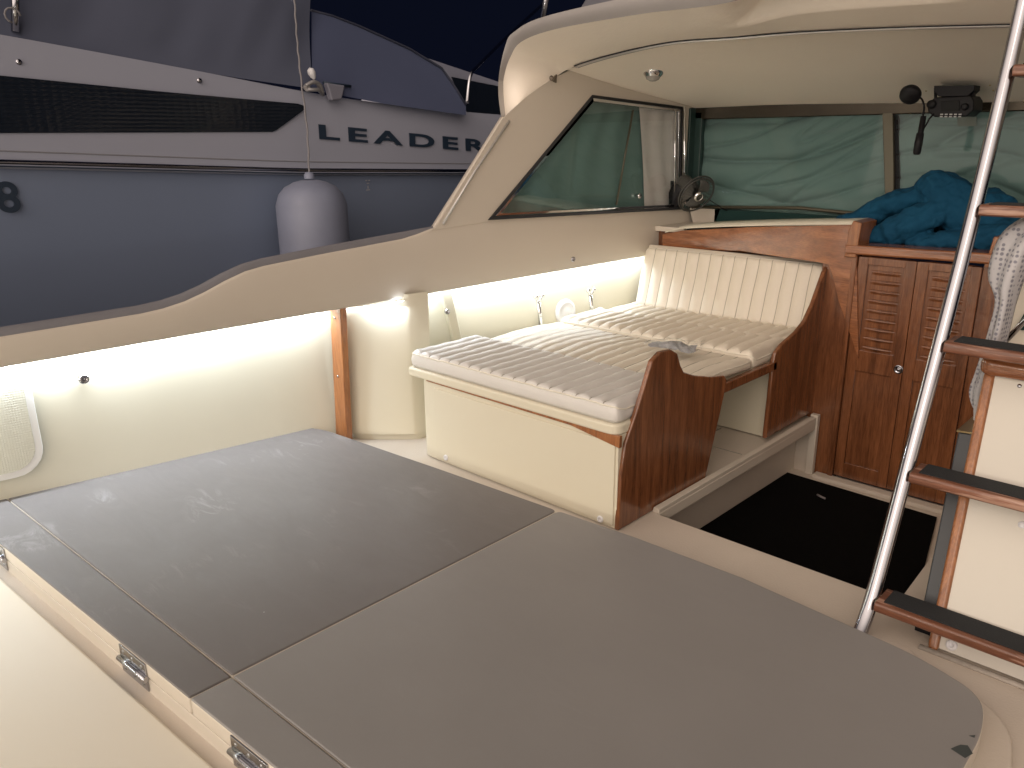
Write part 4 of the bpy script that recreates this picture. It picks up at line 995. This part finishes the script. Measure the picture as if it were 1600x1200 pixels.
b.grid(lambda u, v: L_[round(v * 60)].lerp(R_[round(v * 60)], u) + Vector((0, -.05 * math.sin(u * math.pi) - .02 * math.sin(u * 9 + v * 3), 0)), 20, 60)
tag(b.build('waffle_towel', TOWEL, fix=False, solid=.012), 'pale grey waffle towel draped over the helm seat back', 'towel')

# ================================================================== BLUE BEDDING
def blob(b, c, r, rot=(0, 0, 0), n=24):
    from mathutils import Euler
    M_ = Euler(rot).to_matrix(); vs = []; fs = []
    for j in range(n + 1):
        th_ = math.pi * j / n
        for i in range(2 * n):
            a = math.pi * i / n; vs.append(Vector(c) + M_ @ Vector((r[0] * math.sin(th_) * math.cos(a), r[1] * math.sin(th_) * math.sin(a), r[2] * math.cos(th_))))
    for j in range(n):
        for i in range(2 * n): fs.append((j * 2 * n + i, j * 2 * n + (i + 1) % (2 * n), (j + 1) * 2 * n + (i + 1) % (2 * n), (j + 1) * 2 * n + i))
    b.add(vs, fs, True)
b = MB()
blob(b, ay(1392, 320, 4.72), (.24, .09, .062), (0, -.36, 0))
blob(b, ay(1345, 341, 4.70), (.15, .09, .032), (0, -.10, 0))
blob(b, ay(1497, 322, 4.70), (.25, .13, .125), (0, .62, 0))
blob(b, ay(1460, 330, 4.80), (.26, .06, .13))
blob(b, ay(1540, 340, 4.72), (.15, .13, .15), (0, .2, 0))
blob(b, ay(1422, 352, 4.60), (.24, .09, .085), (0, -.55, 0))
blob(b, ay(1366, 368, 4.60), (.10, .08, .06), (0, 0, 0))
blob(b, ay(1478, 376, 4.58), (.20, .09, .052), (0, -.12, 0))
blob(b, ay(1560, 372, 4.62), (.16, .12, .09), (0, 0, 0))
bl = b.build('duvet', BLUE, fix=False)
q = bl.modifiers.new('rm', 'REMESH'); q.mode = 'VOXEL'; q.voxel_size = .008; q.use_smooth_shade = True
q = bl.modifiers.new('sm', 'SMOOTH'); q.factor = .5; q.iterations = 3
tx = bpy.data.textures.new('crease', 'CLOUDS'); tx.noise_scale = .075; tx.noise_depth = 2
q = bl.modifiers.new('dp', 'DISPLACE'); q.texture = tx; q.strength = .05; q.mid_level = .5; q.texture_coords = 'LOCAL'
tag(bl, 'crumpled petrol blue duvet heaped on the shelf below the windscreen', 'duvet')

# ================================================================== RADIO, FAN
ra = thing('marine_radio', 'black marine radio set on a bracket under the cabin ceiling with a small keypad', 'radio', ay(1487, 140, 4.62))
Yr = 4.60
def rq(b, pts_, d, y=Yr): b.prism([ay(u, v, y) for u, v in pts_], (0, d, 0))
b = MB(); rq(b, [(1459, 134), (1523, 133), (1522, 141), (1512, 150), (1466, 151), (1460, 141)], .10); b.build('bracket_plate', BLACK, ra, bevel=.003)
for (u0, u1) in ((1459, 1463), (1518, 1523)):
    b = MB(); rq(b, [(u0, 137), (u1, 137), (u1 - 2, 160), (u0, 160)], .03, Yr + .04); b.build('bracket_arm', BLACK, ra, bevel=.003)
b = MB(); rq(b, [(1460, 152), (1517, 149), (1522, 157), (1521, 172), (1510, 182), (1460, 183), (1450, 176), (1448, 163)], .16, Yr + .0); b.build('body', BLACK, ra, bevel=.008, seg=3)
b = MB(); rq(b, [(1470, 158), (1499, 157), (1499, 173), (1470, 174)], .004, Yr - .004); b.build('screen', mat('radio_screen', (.006, .007, .007), .5, spec=.2), ra, bevel=.0015)
b = MB(); b.lathe(ay(1508, 167, Yr - .001), (0, -1, 0), [(.017, 0), (.016, .018), (.010, .022), (0, .022)], 24); b.build('knob', BLACK, ra)
b = MB(); b.lathe(ay(1456, 163, Yr - .001), (0, -1, 0), [(.022, 0), (.020, .018), (.0, .020)], 24); b.build('knob', BLACK, ra)
bt = mat('grey_buttons', (.42, .43, .43), .4)
for r0 in range(2):
    for k in range(5):
        u = 1469 + k * 7.2 - r0 * .6; v = 177.8 + r0 * 3.6
        b = MB(); b.prism([ay(u, v, Yr - .003), ay(u + 4.4, v - .2, Yr - .003), ay(u + 4.4, v + 1.7, Yr - .003), ay(u, v + 1.9, Yr - .003)], (0, .004, 0)); b.build('button', bt, ra)
b = MB(); b.tube([ay(1459, 178, Yr), ay(1452, 186, Yr - .01), ay(1446, 197, Yr), ay(1441, 204, Yr)], .0045, 8); b.build('cable', BLACK, ra)
mc = thing('hand_microphone', 'black fist microphone clipped to the ceiling beside the radio with cable hanging down', 'microphone', ay(1421, 145, 4.55))
b = MB(); cpt = ay(1421, 146, 4.52); b.lathe(cpt + Vector((0, .02, .0)), (0.1, -.75, -.5), [(0, -.012), (.045, -.010), (.052, .004), (.050, .020), (.040, .032), (0, .036)], 32); b.build('body', BLACK, mc)
b = MB(); b.tube([ay(1427, 135, 4.55), ay(1416, 137, 4.53)], .009, 8); b.build('clip', STEEL, mc)
b = MB(); cc_ = catmull([ay(1434, 150, 4.53), ay(1441, 156, 4.55), ay(1444, 168, 4.57), ay(1442, 182, 4.58), ay(1441, 195, 4.58)], 8); b.tube(cc_, .005, 8); b.build('cable', BLACK, mc)
b = MB(); b.tube([ay(1443, 181, 4.57), ay(1438, 210, 4.57), ay(1436, 216, 4.56)], .014, 10); b.tube([ay(1438, 208, 4.56), ay(1435, 225, 4.56), ay(1432.5, 239, 4.56), ay(1432, 242, 4.56)], [.018, .020, .019, .012], 14); b.build('plug_handle', BLACK, mc)
for i, (u, v) in enumerate(((1447, 142), (1547, 133), (1552, 141))):
    lb_ = ('tiny brass screw in the ceiling between the hand microphone and the radio', 'tiny brass screw in the ceiling right of the radio, the upper of two', 'tiny brass screw in the ceiling right of the radio, the lower of two')[i]
    b = MB(); b.lathe(ay(u, v, 4.56), (0, -.4, -1), [(.005, 0), (.004, .003), (0, .003)], 10)
    tag(b.build('ceiling_screw', GOLD), lb_, 'screw', 'tiny screws beside the radio')

fn = thing('cabin_fan', 'small dark oscillating fan with chrome hub mounted at the front end of the side window', 'fan', ay(1070, 318, 4.78))
c = ay(1088, 303, 4.72); axd = Vector((.80, -.335, -.47)).normalized(); a1 = axd.orthogonal().normalized(); a2 = axd.cross(a1)
b = MB(); rr = .130
for s_, t_ in ((1, 0), (.92, .012)):
    b.tube([c + (a1 * math.cos(k * math.pi / 24) + a2 * math.sin(k * math.pi / 24)) * rr * s_ + axd * t_ for k in range(48)], .0052, 8, closed=True)
b.build('cage_ring', FANG, fn)
b = MB()
for k in range(30):
    a = 2 * math.pi * k / 30; d = a1 * math.cos(a) + a2 * math.sin(a); b.tube([c + d * rr, c + d * rr * .7 + axd * .022, c + d * .03 + axd * .034], 0.0011, 4)
    b.tube([c + d * rr, c + d * rr * .8 - axd * .03, c + d * .03 - axd * .05], .0015, 4)
b.build('cage_wires', FANG, fn)
BLADE = mat('fan_blade', (.14, .14, .13), .4)
for k in range(3):
    def bladef(u, v, k=k):
        a = 2 * math.pi * (k / 3 + .02) + (u - .5) * (1.2 + .5 * v); r0 = .025 + .078 * v; return c + (a1 * math.cos(a) + a2 * math.sin(a)) * r0 + axd * (.02 * (u - .5) - .005)
    b = MB(); b.grid(bladef, 10, 8); b.build('blade', BLADE, fn, fix=False, solid=.002)
MB().lathe(c, axd, [(.036, .028), (.034, .040), (.024, .046), (.021, .042)], 28).build('hub_ring', CHROME, fn)
MB().lathe(c, axd, [(.021, .042), (.012, .040), (0, .041)], 28).build('hub_badge', FANG, fn)
m0 = c - axd * .045; MB().lathe(m0, -axd, [(.030, -.02), (.048, 0), (.048, .11), (.038, .135), (0, .14)], 28).build('motor', FANG, fn)
b = MB(); b.tube([m0 - axd * .05, m0 - axd * .04 + Vector((-.04, .0, -.02)), ay(1062, 312, 4.80)], .014, 10); b.build('arm', BLACK, fn)
b = MB(); b.prism(roundpoly([ay(1040, 284, 4.80), ay(1046, 282, 4.80), ay(1043, 300, 4.80), ay(1036, 325, 4.80), ay(1026, 322, 4.80), ay(1026, 312, 4.80)], .01, 4), (.03, .02, 0)); b.prism(roundpoly([ay(1050, 288, 4.79), ay(1058, 288, 4.79), ay(1060, 300, 4.79), ay(1048, 326, 4.79), ay(1034, 325, 4.79), ay(1040, 312, 4.79)], .012, 4), (.03, .02, 0)); b.build('mount_plate', BLACK, fn, bevel=.004)
b = MB(); b.tube(catmull([ay(1108, 312, 4.8), ay(1120, 320, 4.85), ay(1133, 328, 4.93), ay(1136, 329, 4.96)], 6), .003, 6); b.build('cable', BLACK, fn)

# ================================================================== NEIGHBOURING BOAT
XN = -4.75
nb = thing('neighbour_boat', 'white motor cruiser, lower hull greyed for shade, berthed alongside with LEADER in navy letters and grey canvas', 'boat', Vector((XN, 3, -1)))
nrm = lambda u, v, o_=0: ax(u, v, XN + o_)
DK = [(-3, 2.6), (1.34, 2.115), (2.4, 1.985), (3.35, 1.857), (4.82, 1.772), (7.5, 1.70)]
RL = [(-3, 1.70), (1.234, 1.519), (2.9, 1.42), (4.49, 1.359), (7.5, 1.30)]
def DKs(y): return sum(pw(y + k * .2, DK) for k in (-2, -1, 0, 1, 2)) / 5
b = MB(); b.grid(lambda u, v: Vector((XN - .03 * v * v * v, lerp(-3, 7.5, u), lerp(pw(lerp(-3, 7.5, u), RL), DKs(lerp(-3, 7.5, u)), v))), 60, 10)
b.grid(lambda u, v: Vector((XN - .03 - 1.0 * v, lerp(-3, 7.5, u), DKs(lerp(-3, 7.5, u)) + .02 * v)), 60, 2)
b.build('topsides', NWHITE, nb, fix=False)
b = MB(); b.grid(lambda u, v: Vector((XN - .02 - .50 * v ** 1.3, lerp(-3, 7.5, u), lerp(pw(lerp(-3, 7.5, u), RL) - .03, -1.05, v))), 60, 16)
b.build('hull', NSHADE, nb, fix=False)
ys_ = [-3 + k * .3 for k in range(36)]
for (dz, rr_, mm_, dx, nm) in ((-.018, .026, NWHITE, -.004, 'rub_rail'), (-.008, .013, STEEL, .018, 'steel_strip')):
    MB().tube([Vector((XN + dx, y, pw(y, RL) + dz)) for y in ys_], rr_, 10).build(nm, mm_, nb)
MB().tube([Vector((XN + .022, y, pw(y, RL) - .030)) for y in ys_], .0035, 8).build('rail_seal', NBLUE, nb)
MB().tube([Vector((XN + .0, y, pw(y, RL) + .045)) for y in ys_], .004, 6).build('moulding_line', mat('grey_line', (.25, .25, .27), .5), nb)
b = MB(); wp = [nrm(-300, 100), nrm(0, 118), nrm(250, 143), nrm(465, 162), nrm(474, 165), nrm(474, 172), nrm(432, 203), nrm(425, 206), nrm(0, 208), nrm(-300, 206)]
b.prism(wp, (.006, 0, 0)); b.build('hull_window', NGLASS, nb)
# lettering
def text(s, h, at_, dirv, sx, parent, name, sp_=1.0, up=Vector((0, 0, 1)), th=.002, off=0):
    cu = bpy.data.curves.new(name, 'FONT'); cu.body = s; cu.size = h / .70; cu.extrude = th; cu.space_character = sp_; cu.offset = off
    o = bpy.data.objects.new('tmp', cu); col.objects.link(o); bpy.context.view_layer.update()
    me = bpy.data.meshes.new_from_object(o); col.objects.unlink(o); bpy.data.objects.remove(o)
    dirv = dirv.normalized(); nn = dirv.cross(up).normalized(); upv = nn.cross(dirv).normalized()
    pl_ = wloc(parent)
    for v in me.vertices: v.co = at_ + dirv * (v.co.x * sx) + up * v.co.y + nn * v.co.z - pl_
    me.name = name; me.materials.clear(); me.materials.append(NBLUE)
    oo = bpy.data.objects.new(name, me); col.objects.link(oo); oo.parent = parent; return oo
p_a = nrm(496, 216, .006); p_b = nrm(756, 237, .006)
lt = text('LEADER', .088, p_a, (p_b - p_a), 1.9, nb, 'lettering', 1.36, off=.0035)
wid = max(v.co.y for v in lt.data.vertices) - min(v.co.y for v in lt.data.vertices)
scl = (p_b.y - p_a.y) / wid
o0 = p_a - wloc(nb)
for v in lt.data.vertices:
    t_ = (v.co.y - o0.y); v.co.z += (p_b - p_a).normalized().z * t_ * (scl - 1); v.co.y = o0.y + t_ * scl
n8 = ax(-3, 331, XN - .02); text('8', .150, n8, Vector((0, 1, -.06)), 1.05, nb, 'number', off=.004)
b = MB(); q = ax(572, 281, XN - .03)
for (dy, dz, a_, c_) in ((-.022, 0, .012, .008), (.004, 0, .012, .008), (-.012, -.02, .02, .006), (-.006, -.04, .006, .02), (-.018, -.065, .03, .007)):
    b.box((q.x + .02, q.y + dy, q.z + dz - c_), (q.x + .024, q.y + dy + a_, q.z + dz))
b.build('small_emblem', mat('pale_mark', (.38, .38, .42), .5), nb)
for (u, v) in ((29, 97), (311, 126)):
    b = MB(); b.lathe(nrm(u, v, -.02), (1, 0, 0), [(.016, 0), (.013, .012), (.005, .014), (0, .014)], 14); b.build('canvas_stud', STEEL, nb)
# canvas enclosures (leaning inwards)
def leaned(u, v, k=0.35, base=-4.79):
    """point on a canvas plane that leans inboard going up"""
    return on(u, v, (1, 0, k), base + k * 2.0)
b = MB(); lo_ = [(-200, 40), (0, 60), (120, 80), (250, 102), (380, 123), (484, 138)]
def cv(u, v):
    uu = lerp(-200, 486, u); p_ = leaned(uu, pw(uu, lo_)); q_ = leaned(uu * 1.0 + 2, -260)
    p = p_.lerp(q_, v); w1 = noise.noise(Vector((p.y * 1.3, p.z * 1.2 - p.y * .6, 0)))
    return p + Vector((.05 * w1 * sm(0, .25, v) + .02 * noise.noise(Vector((p.y * 4 - p.z * 3, p.z, 4))) * sm(0, .1, v), 0, 0))
b.grid(cv, 80, 40); b.build('canvas_cover', CANVAS, nb, fix=False)
b = MB()
up_ = [(486, 16), (520, 25), (560, 40), (640, 76), (690, 106), (714, 140), (728, 164)]
lo2 = [(486, 140), (600, 162), (728, 180)]
def cv2(u, v):
    uu = lerp(486, 728, u); p_ = leaned(uu, pw(uu, lo2), .5, -4.80); q_ = leaned(uu, min(pw(uu, up_), pw(uu, lo2) - .5), .5, -4.80); p = p_.lerp(q_, v)
    return p + Vector((.03 * noise.noise(Vector((p.y * 2, p.z * 2, 7))) * sm(0, .2, v), 0, 0))
b.grid(cv2, 40, 14); b.build('windscreen_canvas', CANVASB, nb, fix=False)
MB().tube([leaned(u, v, .5, -4.79) for u, v in up_], .008, 6).build('canvas_piping', mat('navy_piping', (.03, .035, .06), .7), nb)
MB().tube([leaned(505, 129, .5, -4.78), leaned(548, 135, .5, -4.78)], .010, 6).build('canvas_strap', NBLUE, nb)
b = MB(); b.prism([nrm(504, 130, .0), nrm(533, 134, .0), nrm(528, 156, .0), nrm(512, 158, .0)], (.05, 0, 0)); b.build('vent_scoop', mat('scoop_grey', (.22, .22, .27), .4), nb, bevel=.012, seg=3)
# coachroof beyond
b = MB(); b.prism([ax(650, 85, -5.9), ax(800, 135, -5.9), ax(860, 190, -5.9), ax(600, 190, -5.9)], (-.5, 0, 0)); b.build('foredeck_roof', mat('dim_white', (.30, .31, .38), .4), nb)
b = MB(); b.prism([ax(706, 120, -5.88), ax(830, 145, -5.88), ax(860, 185, -5.88), ax(730, 175, -5.88)], (-.01, 0, 0)); b.build('roof_window', NGLASS, nb)
MB().tube(catmull([nrm(730, 161, -.05), nrm(733, 130, -.05), nrm(737, 114, -.06), nrm(748, 102, -.1), nrm(790, 60, -.2), nrm(850, 5, -.3), nrm(880, -20, -.3)], 6), [.013] * 37, 10).build('pulpit_rail', STEEL, nb)
MB().tube([ax(24, 50, -4.83), ax(24, -60, -4.83)], .020, 12).build('stanchion', STEEL, nb)
b = MB(); cpt = leaned(14, 26) + Vector((.06, 0, 0)); b.tube([cpt + Vector((0, math.cos(k * .5), math.sin(k * .5))) * .035 for k in range(10)], .005, 6); b.build('rope_eye', ROPE, nb)
b = MB(); cpt = nrm(482, 136, .03)
b.tube([nrm(478, 136, .0), nrm(480, 138, .05)], .02, 10); b.tube(catmull([nrm(478, 134, .05), nrm(490, 128, .06), nrm(500, 133, .05), nrm(504, 145, .03)], 5), .013, 8)
b.tube([nrm(480, 140, .05), nrm(497, 140, .05), nrm(505, 148, .02)], .012, 8); b.build('cleat', mat('cleat_grey', (.36, .35, .35), .35, .4), nb)
b = MB(); b.lathe(nrm(487, 114, .05), (0.2, .3, -1), [(0, -.035), (.022, -.022), (.026, 0), (.018, .025), (.006, .04)], 14); b.build('toggle_ball', WHITE, nb)
MB().tube([nrm(487, 118, .05), nrm(494, 130, .05), nrm(503, 146, .03)], .006, 8).build('toggle_cord', ROPE, nb)

# fender and its rope
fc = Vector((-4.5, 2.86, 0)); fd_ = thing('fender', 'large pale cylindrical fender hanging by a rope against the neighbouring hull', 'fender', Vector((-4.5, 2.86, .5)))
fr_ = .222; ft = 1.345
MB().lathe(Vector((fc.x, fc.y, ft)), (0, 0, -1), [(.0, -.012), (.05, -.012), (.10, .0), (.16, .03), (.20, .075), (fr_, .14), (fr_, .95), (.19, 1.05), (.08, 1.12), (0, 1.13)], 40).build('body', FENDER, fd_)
MB().lathe(Vector((fc.x, fc.y, ft)), (0, 0, -1), [(0, -.06), (.02, -.06), (.032, -.045), (.034, -.02)], 16).build('eye', FENDER, fd_)
rp_ = catmull([Vector((fc.x, fc.y, ft + .05)), ax(480, 205, -4.60), ax(470, 120, -4.66), ax(464, 60, -4.75), ax(460, 0, -4.80), ax(455, -60, -4.85)], 8)
tw = [p + Vector((0, .003 * math.sin(i * 1.7), 0)) for i, p in enumerate(rp_)]
tag(MB().tube(tw, .006, 8).build('fender_rope', ROPE), 'thin pale rope running up from the fender past the neighbouring boat window', 'rope')

# pole on the flybridge edge and dark lump of seat above
b = MB(); b.tube([ay(848, 32, 3.9), ay(853, 0, 3.9), ay(856, -40, 3.9)], .016, 12)
tag(b.build('flybridge_stanchion', STEEL), 'short steel stanchion standing on the roof edge above the cream pillar', 'stanchion')
b = MB(); b.prism([ay(900, 20, 4.2), ay(915, -4, 4.2), ay(940, -60, 4.2), ay(1100, -60, 4.2), ay(1100, 10, 4.2)], (0, .2, 0))
tag(b.build('flybridge_screen', mat('grey_screen', (.12, .12, .14), .5), bevel=.02), 'grey flybridge screen peeping over the roof edge at the top of the picture', 'screen')
